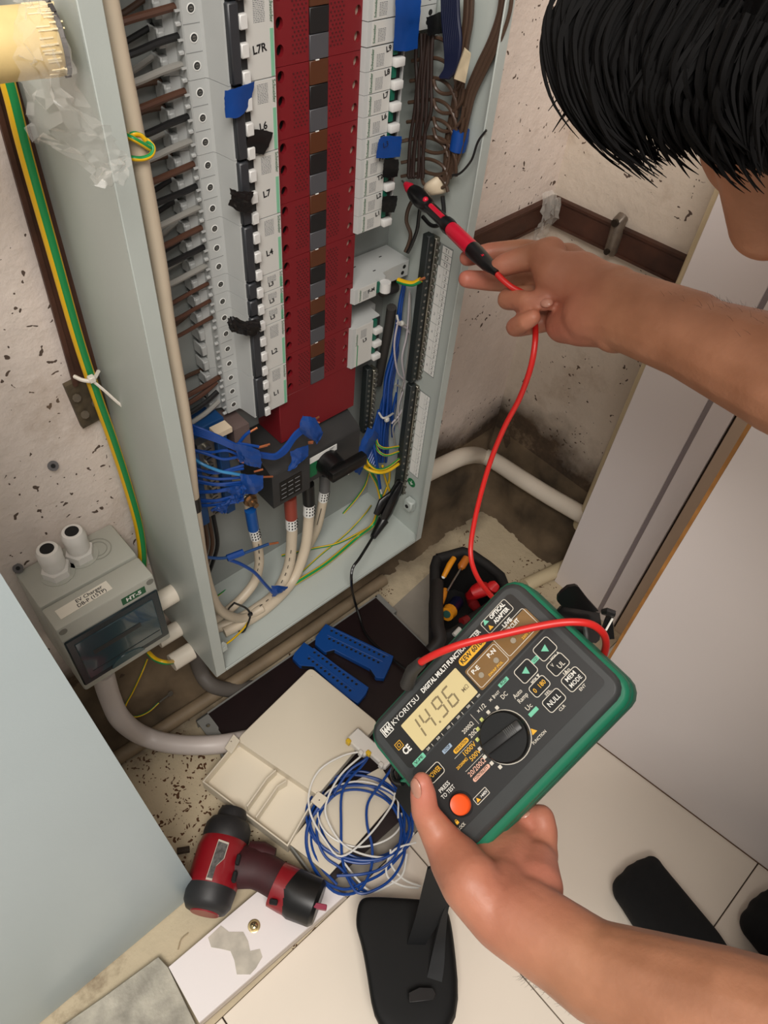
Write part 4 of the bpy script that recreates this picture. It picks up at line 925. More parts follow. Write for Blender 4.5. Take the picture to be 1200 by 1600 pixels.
MB().lathe([(.0150, .0), (.0150, .0006), (.0138, .0006), (.0138, .0)], 28).obj('knockout_ring', mat('ring_grey', (150, 150, 140), .5), ev, M=Me @ T(kx.x, kx.y, bz1 - .0001))
MB().lathe([(.0105, .0), (.0105, .0006), (.0095, .0006), (.0095, .0)], 28).obj('knockout_ring', mat('ring_grey', (150, 150, 140), .5), ev, M=Me @ T(kx.x, kx.y, bz1 - .0001))
# conduit stubs between enclosure and cabinet
for i, (pz, yy, x0, nm) in enumerate(((-.467, -.004, -.244, 'upper'), (-.522, .008, -.244, 'middle'), (-.569, -.012, -.243, 'lowest'))):
    a = [pX(273, 926, XL), pX(280, 981, XL), pX(300, 1016, XL)][i]
    st_ = MB().tube([(x0, a.y, a.z + .001), (XL - .0005, a.y, a.z)], .0118 if i != 1 else .0108, 18).obj('conduit_stub', M_pvc2)
    tag(st_, 'short white conduit stub, %s of three between the enclosure and the cabinet' % nm, 'pipe')
    if i == 2:
        ec = thing('bonding_wire', 'green and yellow wire leaving the lowest conduit stub', 'wires', (x0, a.y, a.z))
        earth('earth_wire', rel(ec, [(x0 + .004, a.y, a.z)] + [pd(258, 1035, .905), pd(243, 1030, .905), pd(232, 1020, .91)]), .0031, ec)
gw = thing('loose_earth_lead', 'thin earth lead with a ring lug hanging under the enclosure', 'wires', pY(215, 1080, .02))
earth('earth_wire', rel(gw, [pY(230, 1030, .03), pY(222, 1050, .02), pY(208, 1080, .02), pY(196, 1103, .02), pY(198, 1114, .016), pY(212, 1120, .012), pY(232, 1112, .012), pY(248, 1098, .014)]), .0013, gw)
MB().lathe([(.0022, -.0005), (.0042, -.0005), (.0042, .0005), (.0022, .0005)], 14).obj('ring_lug', M_screw, gw, M=T(*(pY(266, 1084, .016) - gw.location)) @ Matrix.Rotation(1.2, 4, 'X'))
MB().tube(rel(gw, [pY(249, 1097, .014), pY(262, 1087, .016)]), .0015, 8).obj('lug_barrel', M_screw, gw)
# conduits under the enclosure
fl = MB().tube(spline([pY(160, 1050, .012), pY(172, 1090, .012), pY(190, 1125, .0), pd(225, 1150, 1.02), pZ(275, 1163, FZ + .038), pZ(340, 1163, FZ + .034), pZ(410, 1150, FZ + .012)], 6), .0135, 16).obj('flexible_conduit', mat('conduit_lilac', (206, 196, 190), .4))
tag(fl, 'white flexible conduit curving from under the small enclosure to the floor', 'pipe')
sc_c = MB().tube([pZ(175, 1190, FZ + .012), pZ(300, 1108, FZ + .012), pZ(420, 1030, FZ + .012), pZ(600, 905, FZ + .012)], .0105, 12).obj('skirting_conduit', mat('conduit_tan', (138, 120, 96), .6, var=.3, vscale=20)); tag(sc_c, 'dusty tan conduit along the foot of the back wall', 'pipe')
gcd = MB().tube(spline([pY(305, 1010, .03), pY(312, 1045, .026), pd(330, 1070, 1.09), pd(365, 1078, 1.12), pd(400, 1072, 1.15)], 5), .0115, 14).obj('grey_conduit', mat('conduit_grey', (104, 98, 92), .55)); tag(gcd, 'grey conduit coming down behind the bottom left corner of the cabinet', 'pipe')

# ------------------------------------------------------------------ left wall: brown channel, bracket, big earth cable, tie
a0, a1 = pY(20, 120, WY), pY(142, 600, WY)
lc = MB(); xc = (pY(0, 150, WY).x + pY(60, 150, WY).x) / 2
u0 = pY(25, 150, WY); u1 = pY(138, 585, WY)
dv = (u1 - u0).normalized(); top = u0 - dv * .3
ch = MB().slab([top + V((-.0165, -.007, 0)), u1 + V((-.0165, -.007, 0)), u1 + V((.0165, -.007, 0)), top + V((.0165, -.007, 0))], .007, (0, -1, 0)).obj('brown_channel', M_brown); tag(ch, 'vertical brown trunking on the wall left of the cabinet', 'trunking')
for s in (-1, 1): MB().slab([top + V((s * .0165 - .002, -.0095, 0)), u1 + V((s * .0165 - .002, -.0095, 0)), u1 + V((s * .0165 + .002, -.0095, 0)), top + V((s * .0165 + .002, -.0095, 0))], .0025, (0, -1, 0)).obj('rim', M_brown, ch)
bq = [pY(102, 605, WY - .006), pY(150, 580, WY - .006), pY(185, 640, WY - .006), pY(130, 670, WY - .006)]
br = MB().slab(bq, .006, (0, -1, 0)).obj('wall_bracket', mat('bracket_mud', (84, 72, 54), .7, var=.5, vscale=60, bump=.8, bscale=120)); tag(br, 'mud-brown old bracket plate on the left wall behind the earth cable', 'bracket')
for x, y in ((120, 622), (133, 648), (150, 630)): MB().cyl(pY(x, y, WY - .006), pY(x, y, WY - .010), .004, seg=8).obj('rivet', MATS['bracket_mud'], br)
me_ = thing('main_earth_cable', 'thick green and yellow earth cable running down the left wall', 'cable', pY(120, 560, WY - .02))
earth('sheath', rel(me_, [pY(-30, 0, WY - .02), pY(12, 130, WY - .02), pY(40, 240, WY - .02), pY(85, 400, WY - .02), pY(122, 530, WY - .02), pY(150, 615, WY - .02), pY(175, 685, WY - .018), pY(198, 755, WY - .016), pY(215, 815, WY - .016), pY(222, 860, WY - .018), pY(222, 900, WY - .02)]), .0050, me_, seg=20, n=6, phase=7, mod=10, green=4)
ct = thing('cable_tie', 'white nylon tie with a long tail round the earth cable on the left wall', 'cable tie', pY(143, 592, WY - .03))
nyw = mat('nylon_white', (226, 218, 206), .4)
MB().tube(rel(ct, spline([pY(116, 588, WY - .02), pY(130, 594, WY - .028), pY(145, 594, WY - .030), pY(154, 580, WY - .02)], 4)), .0018, 6).obj('strap', nyw, ct)
MB().tube(rel(ct, spline([pY(146, 596, WY - .03), pY(165, 612, WY - .035), pY(185, 630, WY - .04), pY(205, 645, WY - .045), pY(220, 658, WY - .05)], 4)), .0016, 6, flat=.6).obj('tail', nyw, ct)
MB().box((-.003, -.003, -.003), (.003, .003, .003), bev=.0008).obj('head', nyw, ct)
for i, (x, y) in enumerate(((83, 728), (28, 888))):
    an = MB().cyl(pY(x, y, WY - .001), pY(x, y, WY - .0035), .0052, seg=14).obj('wall_plug', mat('plug_grey', (96, 92, 92), .7)); tag(an, ['grey wall plug in the plaster above the small enclosure', 'grey wall plug beside the top left corner of the small enclosure'][i], 'wall plug')
    MB().cyl(pY(x, y, WY - .0035), pY(x, y, WY - .0045), .0022, seg=10).obj('bore', M_hole, an)

# ------------------------------------------------------------------ wooden roller end with plastic wrap, top left
ra, rb = pd(-160, 88, .37), pd(86, 62, .40)
M_pine = mat('pale_foam', (232, 204, 140), .6, var=.12, vscale=50)
ax = (rb - ra).normalized()
rl = thing('paint_roller', 'pale yellow roller end wrapped in clear plastic at the top left', 'roller', rb)
Mq = ax.to_track_quat('Z', 'Y').to_matrix().to_4x4()
MB().lathe([(.0172, -.12), (.0172, -.004), (.0158, .0), (.014, .0015)], 32).obj('sleeve', M_pine, rl, M=Mq)
mb = MB(); rr = random.Random(4)
for k in range(90):
    a = rr.uniform(0, 6.28); z = rr.uniform(-.008, .001)
    mb.box((-.0004, -.0004, -.004), (.0008, .0004, .003), M=Matrix.Rotation(a, 4, 'Z') @ T(.0168, 0, z))
d_ = mb.obj('torn_fibres', mat('fibre', (240, 222, 176), .7), rl, M=Mq)
mb = MB()
for k in range(26):
    a = k / 26 * 6.28; mb.box((-.001, -.003, -.001), (.001, .003, .0015), M=Matrix.Rotation(a, 4, 'Z') @ T(.0168 + rr.uniform(-.001, .0006), 0, .001))
mb.obj('dark_rim', mat('rim_dark', (60, 56, 56), .7), rl, M=Mq)
wr = film('plastic_wrap', [[pd(20, -20, .36), pd(45, -10, .352), pd(75, 0, .36)], [pd(22, 50, .348), pd(55, 50, .338), pd(98, 60, .365)], [pd(28, 120, .355), pd(75, 120, .345), pd(125, 140, .37)], [pd(45, 205, .37), pd(110, 190, .36), pd(165, 200, .385)], [pd(75, 225, .385), pd(140, 235, .385), pd(190, 230, .41)], [pd(140, 270, .40), pd(170, 262, .40), pd(203, 252, .415)], [pd(142, 290, .40), pd(165, 292, .40), pd(198, 278, .415)]], jit=.0024, seed=9, m=mat('clear_wrap', (235, 232, 225), .12, alpha=.17, spec=.8), sub=5)
tag(wr, 'crumpled clear plastic wrap hanging from the yellow roller at the top left', 'plastic')
# ------------------------------------------------------------------ things on the floor
M_slab = mat('cement_slab', (158, 150, 138), .8, var=.25, vscale=9, bump=.5, bscale=90)
k1, k2 = pZ(607, 942, FZ + .004), pZ(677, 887, FZ + .004)
sl_ = MB().prism([(-.22, -.345), (.33, -.345), (.275, k2.y), (-.22, k1.y - .05)], FZ - .01, FZ + .004, axis=2).obj('trim_3', M_slab); sl_['kind'] = 'structure'
def poly_plate(name, px, z, th, m, holes=(), parent_t=None, bevel=.0006, rnd=None):
    """plate lying flat at height z (top face) with an outline given by points seen at that height"""
    P_ = [pZ(x, y, z) for x, y in px]; c = sum(P_, V()) / len(P_)
    me = plate_mesh(name, [(p.x - c.x, p.y - c.y) for p in P_], [[(h.x - c.x, h.y - c.y) for h in hh] for hh in holes], th, m, bevel)
    return me, V((c.x, c.y, z - th / 2))
# dark maroon cover with grey frame
zc_ = FZ + .022
A_, B_ = pZ(306, 1126, zc_), pZ(588, 931, zc_)
ux = (B_ - A_).normalized(); uy = V((ux.y, -ux.x, 0)); Lx = (B_ - A_).length; Ly = .30
mp = thing('maroon_cover', 'dark maroon painted steel cover with a grey rim lying under the blue strips', 'cover', A_, M=frame(A_, ux, -uy))
MB().box((.018, -Ly, -.003), (Lx - .003, -.0025, 0)).obj('sheet', mat('maroon_sheet', (25, 9, 11), .45, var=.2, vscale=20), mp)
M_rim = mat('rim_grey', (128, 128, 124), .5, var=.1, vscale=60)
rim = plate_mesh('end_rim', [(0, -.062), (.010, -.062), (.010, -.048), (.017, -.044), (.017, -.034), (.0195, -.030), (.0195, -.0), (0, 0)], [circ(.0095, -.018, .0032, 10)], .004, M_rim); link('end_rim', rim, mp, T(0, 0, -.001))
MB().box((.0, -.0026, -.020), (Lx, 0, .001)).obj('long_rim', M_rim, mp); MB().box((0, -Ly, -.020), (.0024, -.062, -.003)).obj('end_fold', M_rim, mp)
MB().box((Lx - .003, -.045, -.02), (Lx + .006, 0, .001)).obj('end_rim', M_rim, mp); MB().box((Lx - .003, -Ly, -.02), (Lx, -.045, -.0005)).obj('end_fold', M_rim, mp)
# two blue terminal strip covers
M_bstrip = mat('strip_blue', (8, 68, 140), .45, var=.05, vscale=30)
def z7(x, y): return (280 + x / 2.727, 920 + y / 2.727)
def strip(label, out, rows, z, n):
    px = [z7(*q) for q in out]; P_ = [pZ(x, y, z) for x, y in px]; c = sum(P_, V()) / len(P_)
    holes = []
    for a, b in rows:
        pa, pb = pZ(*z7(*a), z), pZ(*z7(*b), z)
        for i in range(n):
            p = pa.lerp(pb, i / (n - 1)); holes.append(circ(p.x - c.x, p.y - c.y, .0027, 8))
    t = thing('terminal_strip', label, 'terminal strip', (c.x, c.y, z))
    me = plate_mesh('body', [(p.x - c.x, p.y - c.y) for p in P_], holes, .010, M_bstrip, .0004); link('body', me, t, T(0, 0, -.005))
    me2 = plate_mesh('core', [((p.x - c.x) * .93, (p.y - c.y) * .93) for p in P_], [], .007, M_hole, 0); link('core', me2, t, T(0, 0, -.0047))
    for a, b in rows:
        pa, pb = pZ(*z7(*a), z), pZ(*z7(*b), z); d = (pb - pa).normalized(); s = V((-d.y, d.x, 0)) * .0042
        MB().tube([pa - d * .006 + s - V((c.x, c.y, z)), pb + d * .006 + s - V((c.x, c.y, z))], .0009, 6).obj('rib', M_bstrip, t)
    return t
strip('blue terminal strip farther from the cream box, on the maroon cover', [(625, 150), (912, 287), (905, 310), (872, 380), (840, 377), (815, 340), (660, 258), (622, 268), (580, 236), (582, 205)], [((650, 178), (872, 288)), ((640, 212), (848, 312))], zc_ + .0125, 12)
strip('blue terminal strip touching the edge of the cream box, on the maroon cover', [(532, 228), (806, 420), (795, 445), (760, 486), (700, 450), (640, 395), (575, 330), (515, 325), (484, 296), (492, 275)], [((577, 270), (755, 405)), ((553, 296), (728, 432))], zc_ + .0125, 11)

# opened cream plastic box: lid and tray
M_crm = mat('box_cream', (220, 210, 190), .4, var=.03, vscale=8)
zl = FZ + .050
Pa, Pb, Pc, Pd = [pZ(*z7(*q), zl) for q in ((250, 640), (560, 337), (845, 572), (590, 872))]
bx = thing('cream_box', 'opened cream plastic box with a ribbed tray, lying beside the wire coil', 'box', Pa)
def inset(P_, r):   # rounded outline in local xy
    out = []
    n = len(P_)
    for i in range(n):
        p, a, b = P_[i], P_[i - 1], P_[(i + 1) % n]
        u, v_ = (a - p).normalized(), (b - p).normalized()
        for k in range(5):
            t_ = k / 4; out.append((p + u * r * (1 - t_) ** 2 + v_ * r * t_ ** 2))
    return out
lid_o = inset([Pa, Pb, Pc, Pd], .008)
hp_ = pZ(*z7(564, 370), zl)
me = plate_mesh('lid', [(p.x - Pa.x, p.y - Pa.y) for p in lid_o], [circ(hp_.x - Pa.x, hp_.y - Pa.y, .0016, 8)], .004, M_crm, .0012); lidp = link('lid', me, bx, T(0, 0, -.002))
me = plate_mesh('lid_wall', [(p.x - Pa.x, p.y - Pa.y) for p in inset([Pa, Pb, Pc, Pd], .008)], [[(p.x - Pa.x, p.y - Pa.y) for p in inset([Pa.lerp(Pc, .02), Pb.lerp(Pd, .02), Pc.lerp(Pa, .02), Pd.lerp(Pb, .02)], .007)]], .016, M_crm, 0); link('lid_wall', me, bx, T(0, 0, -.012))
Qa, Qb, Qc, Qd = Pa, Pd, pZ(*z7(462, 1098), FZ + .038), pZ(*z7(98, 822), FZ + .038)
def b_(p, dz=0): return p - Pa + V((0, 0, dz))
fl_z = -.020
fa, fb, fc, fd = [b_(p) for p in (Qa, Qb, Qc, Qd)]
cen = (fa + fb + fc + fd) / 4
tr_ = MB().slab([V((q.x, q.y, q.z - .018)) for q in (fa, fd, fc, fb)], .002, (0, 0, 1)).obj('tray_floor', M_crm, bx)
for i, (p, q) in enumerate(((fa, fb), (fb, fc), (fc, fd), (fd, fa))):
    inw = (cen - (p + q) / 2); inw.z = 0; inw.normalize(); inw *= .0018
    mb = MB(); mb.add([p, q, q + inw, p + inw] + [v + V((0, 0, -.026)) for v in (p, q, q + inw, p + inw)], [[0, 1, 2, 3], [7, 6, 5, 4], [0, 4, 5, 1], [1, 5, 6, 2], [2, 6, 7, 3], [3, 7, 4, 0]]); mb.obj('tray_wall', M_crm, bx)
for a, b in (((372, 805), (287, 925)), ((418, 838), (325, 972))):
    p, q = pZ(*z7(*a), FZ + .047) - Pa, pZ(*z7(*b), FZ + .043) - Pa
    MB().slab([p, q, q + V((0, 0, -.018)), p + V((0, 0, -.018))], .0016, (q - p).cross(V((0, 0, 1)))).obj('rib', M_crm, bx)
for a, b in (((410, 770), (372, 805)), ((455, 815), (418, 838))):
    p, q = pZ(*z7(*a), FZ + .049) - Pa, pZ(*z7(*b), FZ + .047) - Pa
    MB().slab([p, q, q + V((0, 0, -.018)), p + V((0, 0, -.018))], .0016, (q - p).cross(V((0, 0, 1)))).obj('rib', M_crm, bx)
for quad, h in (([(195, 680), (232, 622), (258, 648), (222, 700)], (222, 650)), ([(562, 905), (592, 865), (632, 893), (600, 935)], (597, 900))):
    P_ = [pZ(*z7(*q), zl + .002) for q in quad]; hh = pZ(*z7(*h), zl + .002)
    me = plate_mesh('screw_tab', [(p.x - Pa.x, p.y - Pa.y) for p in P_], [circ(hh.x - Pa.x, hh.y - Pa.y, .0014, 8)], .003, M_crm, .0004); link('screw_tab', me, bx, T(0, 0, .0015))
# flat cream sheet below the coil
sp = [z7(*q) for q in ((470, 1085), (640, 880), (860, 760), (935, 880), (690, 1160), (640, 1215))]
me, c = poly_plate('cream_sheet', sp, FZ + .029, .004, M_crm); o = link('cream_sheet', me, None, T(*c)); tag(o, 'flat cream plastic sheet under the coil of blue wire', 'sheet')
# lever connectors by the tester
for i, (q, lab) in enumerate((((775, 655), 'white lever connector with a yellow tab, farther from the tester'), ((860, 705), 'white lever connector at the end of the coil, half under the tester'))):
    p = pZ(*z7(*q), FZ + .06)
    t = thing('lever_connector', lab, 'connector', M=frame(p, (pZ(*z7(900, 760), FZ + .06) - pZ(*z7(780, 650), FZ + .06)), (0, 0, 1)) @ Matrix.Rotation(-math.pi / 2, 4, 'X'))
    MB().box((-.018, -.012, -.008), (.018, .012, .006), bev=.002).obj('body', mat('connector_white', (226, 222, 214), .35), t)
    for k in (-1, 1): MB().box((-.004 + k * .012, -.016, -.002), (.003 + k * .012, -.010, .009), bev=.001).obj('lever', mat('lever_yellow', (226, 186, 40), .4) if k < 0 else MATS['connector_white'], t)
# coil of blue and white wire
wc = thing('wire_coil', 'loose coil of blue and white wire on the cream sheet', 'wire coil', pZ(*z7(770, 980), FZ + .03))
rr = random.Random(21)
def coil(n, m, r, cx, cy, ax_, ay_, z0, nm, jit):
    pts = []
    a0 = rr.uniform(0, 6)
    N = n * 14
    for i in range(N + 1):
        a = a0 + 2 * math.pi * i / 14; lp = i // 14
        j = lambda s: rr.uniform(-s, s)
        if i % 14 == 0: dx, dy, sx, sy = j(jit), j(jit), 1 + j(.14), 1 + j(.14)
        x = cx + dx + ax_ * sx * math.cos(a) + .35 * ax_ * math.sin(a) + j(4); y = cy + dy + ay_ * sy * math.sin(a) - .25 * ay_ * math.cos(a) + j(4)
        pts.append(pZ(*z7(x, y), FZ + z0 + .014 * (i / N) + j(.002)))
    return pts
def cw(pts, r, m, nm, n=5): MB().tube(rel(wc, spline(pts, n)), r, 7).obj(nm, m, wc)
cw(coil(5, M_wbl, .0018, 775, 985, 185, 165, .022, 'b', 26), .0018, M_wbl, 'blue_wire')
cw(coil(2, M_wbl, .0018, 760, 1050, 170, 200, .026, 'b', 16), .0018, M_wbl, 'blue_wire')
cw(coil(1, M_wwh, .0014, 770, 950, 165, 150, .028, 'w', 26), .0013, M_wwh, 'white_wire')
def zq(*L): return [pZ(*z7(x, y), FZ + z) for x, y, z in L]
cw(zq((850, 640, .06), (800, 720, .06), (720, 780, .05), (640, 900, .04), (560, 980, .035), (540, 1080, .03), (570, 1180, .03), (660, 1290, .026), (760, 1290, .026), (815, 1200, .03), (822, 1100, .034), (800, 1000, .038), (805, 910, .04), (860, 830, .05), (930, 730, .06)), .0019, M_wbl, 'blue_wire')
cw(zq((840, 650, .06), (790, 740, .05), (700, 850, .045), (690, 1000, .04), (700, 1180, .03), (760, 1270, .024), (800, 1290, .022)), .0019, M_wbl, 'blue_wire')
cw(zq((660, 880, .05), (600, 920, .04), (548, 1020, .035), (548, 1120, .03), (600, 1230, .028), (700, 1280, .026), (790, 1250, .026), (880, 1200, .026), (980, 1090, .03)), .0019, M_wbl, 'blue_wire')
cw(zq((800, 690, .06), (700, 710, .06), (600, 770, .06), (555, 860, .055), (560, 960, .05), (620, 1070, .04), (690, 1140, .036), (800, 1060, .038), (900, 930, .042), (920, 870, .045)), .0014, M_wwh, 'white_wire')
cw(zq((790, 700, .06), (690, 790, .055), (630, 900, .05), (630, 980, .045), (700, 1090, .036), (820, 1140, .034), (930, 1130, .034), (1000, 1040, .036)), .0014, M_wwh, 'white_wire')
cw(zq((1010, 1080, .04), (920, 1110, .036), (885, 1170, .032), (890, 1230, .03), (950, 1265, .028), (1020, 1275, .026)), .0014, M_wwh, 'white_wire')
cw(zq((900, 1110, .036), (905, 1180, .03), (960, 1240, .028), (1030, 1268, .026)), .0014, M_wwh, 'white_wire')
cw(zq((970, 1130, .034), (950, 1220, .03), (880, 1270, .026), (820, 1290, .024), (760, 1240, .026), (690, 1150, .028)), .0014, M_wwh, 'white_wire')

# cordless drill
def zd(x, y): return (280 + x / 4.615, 1260 + y / 4.615)
dh = FZ + .038
D0, D1 = pZ(*zd(205, 690), dh), pZ(*zd(370, 110), dh)
dx_ = (D1 - D0); dl = dx_.length; dx_.normalize()
dr_ = thing('cordless_drill', 'red and black cordless drill lying on its side beside the white board', 'drill', M=frame(D0, dx_, (0, 0, 1).__class__((0, 0, 1))) )
M_dred = mat('drill_red', (138, 20, 30), .35, coat=.2); M_dblk = mat('drill_black', (36, 35, 36), .5)
# local: x along motor axis, z: sideways, y up
def rotx(): return Matrix.Rotation(math.pi / 2, 4, 'Y') @ Matrix.Diagonal((1.13, 1.13, 1, 1))
MB().lathe([(.017, -.012), (.022, -.010), (.0265, -.002), (.0275, .012), (.028, .016)], 24).obj('rear_cap', M_dblk, dr_, M=rotx())
MB().lathe([(.0155, -.0135), (.0165, -.0115)], 24).obj('rear_badge', M_dred, dr_, M=rotx())
MB().lathe([(.0278, .016), (.0285, .022), (.0285, dl * .62), (.0265, dl * .74), (.024, dl * .78)], 24).obj('motor_shell', M_dred, dr_, M=rotx())
MB().lathe([(.0262, dl * .74), (.0272, dl * .80), (.0265, dl * .92), (.0225, dl * 1.0), (.0175, dl * 1.02), (.0170, dl * 1.10), (.0150, dl * 1.16), (.009, dl * 1.18)], 24).obj('gear_case', M_dblk, dr_, M=rotx())
up_l = Matrix(dr_.matrix_world).inverted()
def dloc(x, y, z=dh): return up_l @ pZ(*zd(x, y), z)
# silver rating label
q = [dloc(*p, dh + .0328) for p in ((285, 235), (360, 262), (325, 375), (265, 430), (235, 535), (190, 525))]
lb2 = MB().slab(q, .0016, (0, 1, 0)).obj('rating_label', mat('label_line', (200, 190, 176), .4), dr_)
MB().slab([v + V((0, .0004, 0)) + (sum(q, V()) / 6 - v) * .10 for v in q], .0006, (0, 1, 0)).obj('label_face', mat('label_grey', (96, 94, 92), .4, var=.6, vscale=260), lb2)
for (x, y) in ((425, 385), (320, 445), (398, 508)):
    p = dloc(x, y, dh + .024); MB().box(tuple(p - V((.006, .006, .0025))), tuple(p + V((.006, .004, .0025))), bev=.001).obj('vent', M_hole, dr_)
h0, h1, h2, h3 = dloc(400, 430, dh), dloc(560, 450, dh), dloc(720, 540, dh + .002), dloc(810, 610, dh + .002)
MB().tube(spline([h0, h1, h2, h3], 6), [.027, .0268, .0264, .026, .0256, .0252, .0246, .024, .0236, .0232, .023, .0228, .0226, .0225, .0226, .023, .0236, .024, .024], 18, flat=.8).obj('grip', mat('drill_maroon', (58, 14, 20), .6, var=.2, vscale=60), dr_)
MB().tube([dloc(500, 330), dloc(600, 345), dloc(690, 360)], [.014, .016, .010], 12, flat=.9).obj('trigger_guard', MATS['drill_maroon'], dr_)
MB().tube([dloc(700, 560), dloc(780, 600), dloc(830, 625)], [.0275, .0285, .0285], 18, flat=.9).obj('battery_collar', M_dred, dr_)
MB().tube([dloc(790, 590), dloc(850, 640), dloc(985, 695), dloc(1010, 705)], [.0275, .0295, .0285, .0240], 20, flat=.95).obj('battery', M_vblk, dr_)
p = dloc(1000, 722, dh + .018); MB().box(tuple(p - V((.003, .003, .011))), tuple(p + V((.003, .006, .011))), bev=.001).obj('battery_latch', mat('latch_pink', (150, 50, 74), .5), dr_)
p = dloc(680, 690, dh + .020); MB().box(tuple(p - V((.003, .003, .005))), tuple(p + V((.003, .003, .005))), bev=.001).obj('clip_slot', M_hole, dr_)

# white board with a stain and a screw
def zb2(x, y): return (x / 2, 1150 + y / 2)
wpx = [zb2(*q) for q in ((527, 722), (792, 497), (985, 583), (622, 896))]
zb0 = FZ + .016
P_ = [pZ(x, y, zb0) for x, y in wpx]
u_ = (P_[1] - P_[0]).normalized()
wb = thing('white_board', 'narrow white laminate board with a peeled grey patch under the drill', 'board', P_[0])
R_ = [P_[0], P_[1] + u_ * .05, P_[2] + u_ * .05, P_[3]]
mbw = MB().slab(rel(wb, R_), .008, (0, 0, 1)); mbw.obj('laminate', M_white, wb)
sd_ = (P_[3] - P_[0]).normalized()
MB().slab(rel(wb, [p + V((0, 0, -.0085)) + sd_ * (.0025 if i > 1 else 0) for i, p in enumerate(R_)]), .006, (0, 0, 1)).obj('core_board', mat('board_core', (176, 164, 150), .7), wb)
stn = [zb2(*q) for q in ((690, 592), (715, 612), (760, 612), (775, 640), (782, 672), (812, 665), (820, 690), (800, 725), (782, 745), (740, 745), (732, 700), (720, 672), (690, 665), (660, 660), (650, 630))]
Q_ = [pZ(x, y, zb0 + .0004) for x, y in stn]
me = plate_mesh('peeled_patch', [(p.x - P_[0].x, p.y - P_[0].y) for p in Q_], [], .0006, mat('peeled_grey', (196, 188, 174), .8, var=.2, vscale=60)); link('peeled_patch', me, wb, T(0, 0, .0003))
sw_ = thing('screw', 'brass screw with a washer standing in the white board', 'screw', pZ(397, 1447, zb0))
MB().lathe([(.0078, 0), (.0078, .0008), (.006, .0014), (.0045, .0012)], 20).obj('washer', mat('washer_brass', (196, 176, 130), .3, .8), sw_)
MB().lathe([(.0050, .0008), (.0050, .0022), (.0035, .0034), (.001, .0038)], 16).obj('head', mat('screw_brass', (206, 186, 140), .25, .9), sw_)
for a in (.4, .4 + math.pi / 2): MB().box((-.0028, -.0005, .0032), (.0028, .0005, .0040), M=Matrix.Rotation(a, 4, 'Z')).obj('recess', M_hole, sw_)
me, c = poly_plate('metal_offcut', [(85, 1612), (160, 1560), (247, 1496), (262, 1512), (310, 1612)], FZ + .014, .008, mat('galvanised', (168, 162, 148), .35, .35, var=.45, vscale=35, bump=.5, bscale=90)); o = link('metal_offcut', me, None, T(*c)); tag(o, 'blotchy silver sheet metal piece at the bottom edge beside the white board', 'sheet')
stk = MB().tube([pZ(277, 1330, FZ + .006), pZ(296, 1327, FZ + .006)], .0045, 8).obj('wood_scrap', mat('scrap_brown', (58, 46, 34), .8)); tag(stk, 'small dark brown scrap on the dirty floor above the drill', 'scrap')
stk = MB().tube(spline([pZ(278, 1484, FZ + .002), pZ(283, 1468, FZ + .003), pZ(294, 1458, FZ + .002)], 4), .0008, 6).obj('wire_offcut', mat('offcut', (168, 150, 120), .6)); tag(stk, 'thin pale wire offcut on the floor beside the white board', 'wire')

# black pouch with straps
def zp(x, y): return (540 + x / 5.4545, 1360 + y / 5.4545)
M_fab = mat('pouch_black', (8, 8, 8), .65, var=.15, vscale=40, spec=.3); M_strap = mat('strap_black', (17, 18, 20), .65)
zt0 = FZ + .060
out = [pZ(*zp(*q), zt0) for q in ((120, 222), (200, 205), (640, 232), (800, 250), (890, 320), (940, 700), (1010, 1500), (260, 1500), (195, 1000), (130, 600), (75, 490), (90, 330))]
bot = [pZ(*zp(*q), FZ) for q in ((130, 330), (200, 300), (640, 320), (800, 330), (870, 400), (915, 760), (985, 1500), (290, 1500), (230, 1000), (160, 640), (120, 520), (115, 420))]
pc = sum(out, V()) / len(out)
pb = thing('black_pouch', 'black fabric pouch lying on the tiles at the bottom with straps across', 'pouch', (pc.x, pc.y, FZ))
mid = [(a + b) / 2 + ((a + b) / 2 - V((pc.x, pc.y, (a.z + b.z) / 2))) * .03 for a, b in zip(out, bot)]
ins = [a + (V((pc.x, pc.y, a.z + .012)) - a) * .14 for a in out]; ins2 = [a + (V((pc.x, pc.y, a.z + .004)) - a) * .55 for a in out]
rings = [bot, mid, out, ins, ins2]; n_ = len(out)
mb = MB(); mb.add(rel(pb, [p for r in rings for p in r]), [[i * n_ + k, i * n_ + (k + 1) % n_, (i + 1) * n_ + (k + 1) % n_, (i + 1) * n_ + k] for i in range(4) for k in range(n_)] + [list(range(n_))[::-1], [4 * n_ + k for k in range(n_)]])
o = mb.obj('body', M_fab, pb, ang=70); md = o.modifiers.new('soft', 'SUBSURF'); md.levels = md.render_levels = 2
zt1 = zt0 + .008
def strap(rows, th=.0022, nm='strap'):
    """rows: (left point, right point) pairs along the band"""
    Lf, Rt = spline([a for a, b in rows], 6), spline([b for a, b in rows], 6); k = len(Lf)
    return Lf, Rt, k
def band(parent, rows, m, nm, th=.002):
    Lf, Rt, k = strap(rows); o0 = parent.matrix_world.inverted() if parent.parent is None else Matrix()
    vs = [parent.matrix_world.inverted() @ p for i in range(k) for p in (Lf[i], Lf[i].lerp(Rt[i], .5), Rt[i])]
    fs = [[i * 3 + j, i * 3 + j + 1, i * 3 + j + 4, i * 3 + j + 3] for i in range(k - 1) for j in range(2)]
    o = MB().add(vs, fs).obj(nm, m, parent, ang=60); md = o.modifiers.new('thickness', 'SOLIDIFY'); md.thickness = th; md.offset = 0; return o
bpy.context.view_layer.update()
def zs(x, y, t): return pd(*zp(x, y), t)
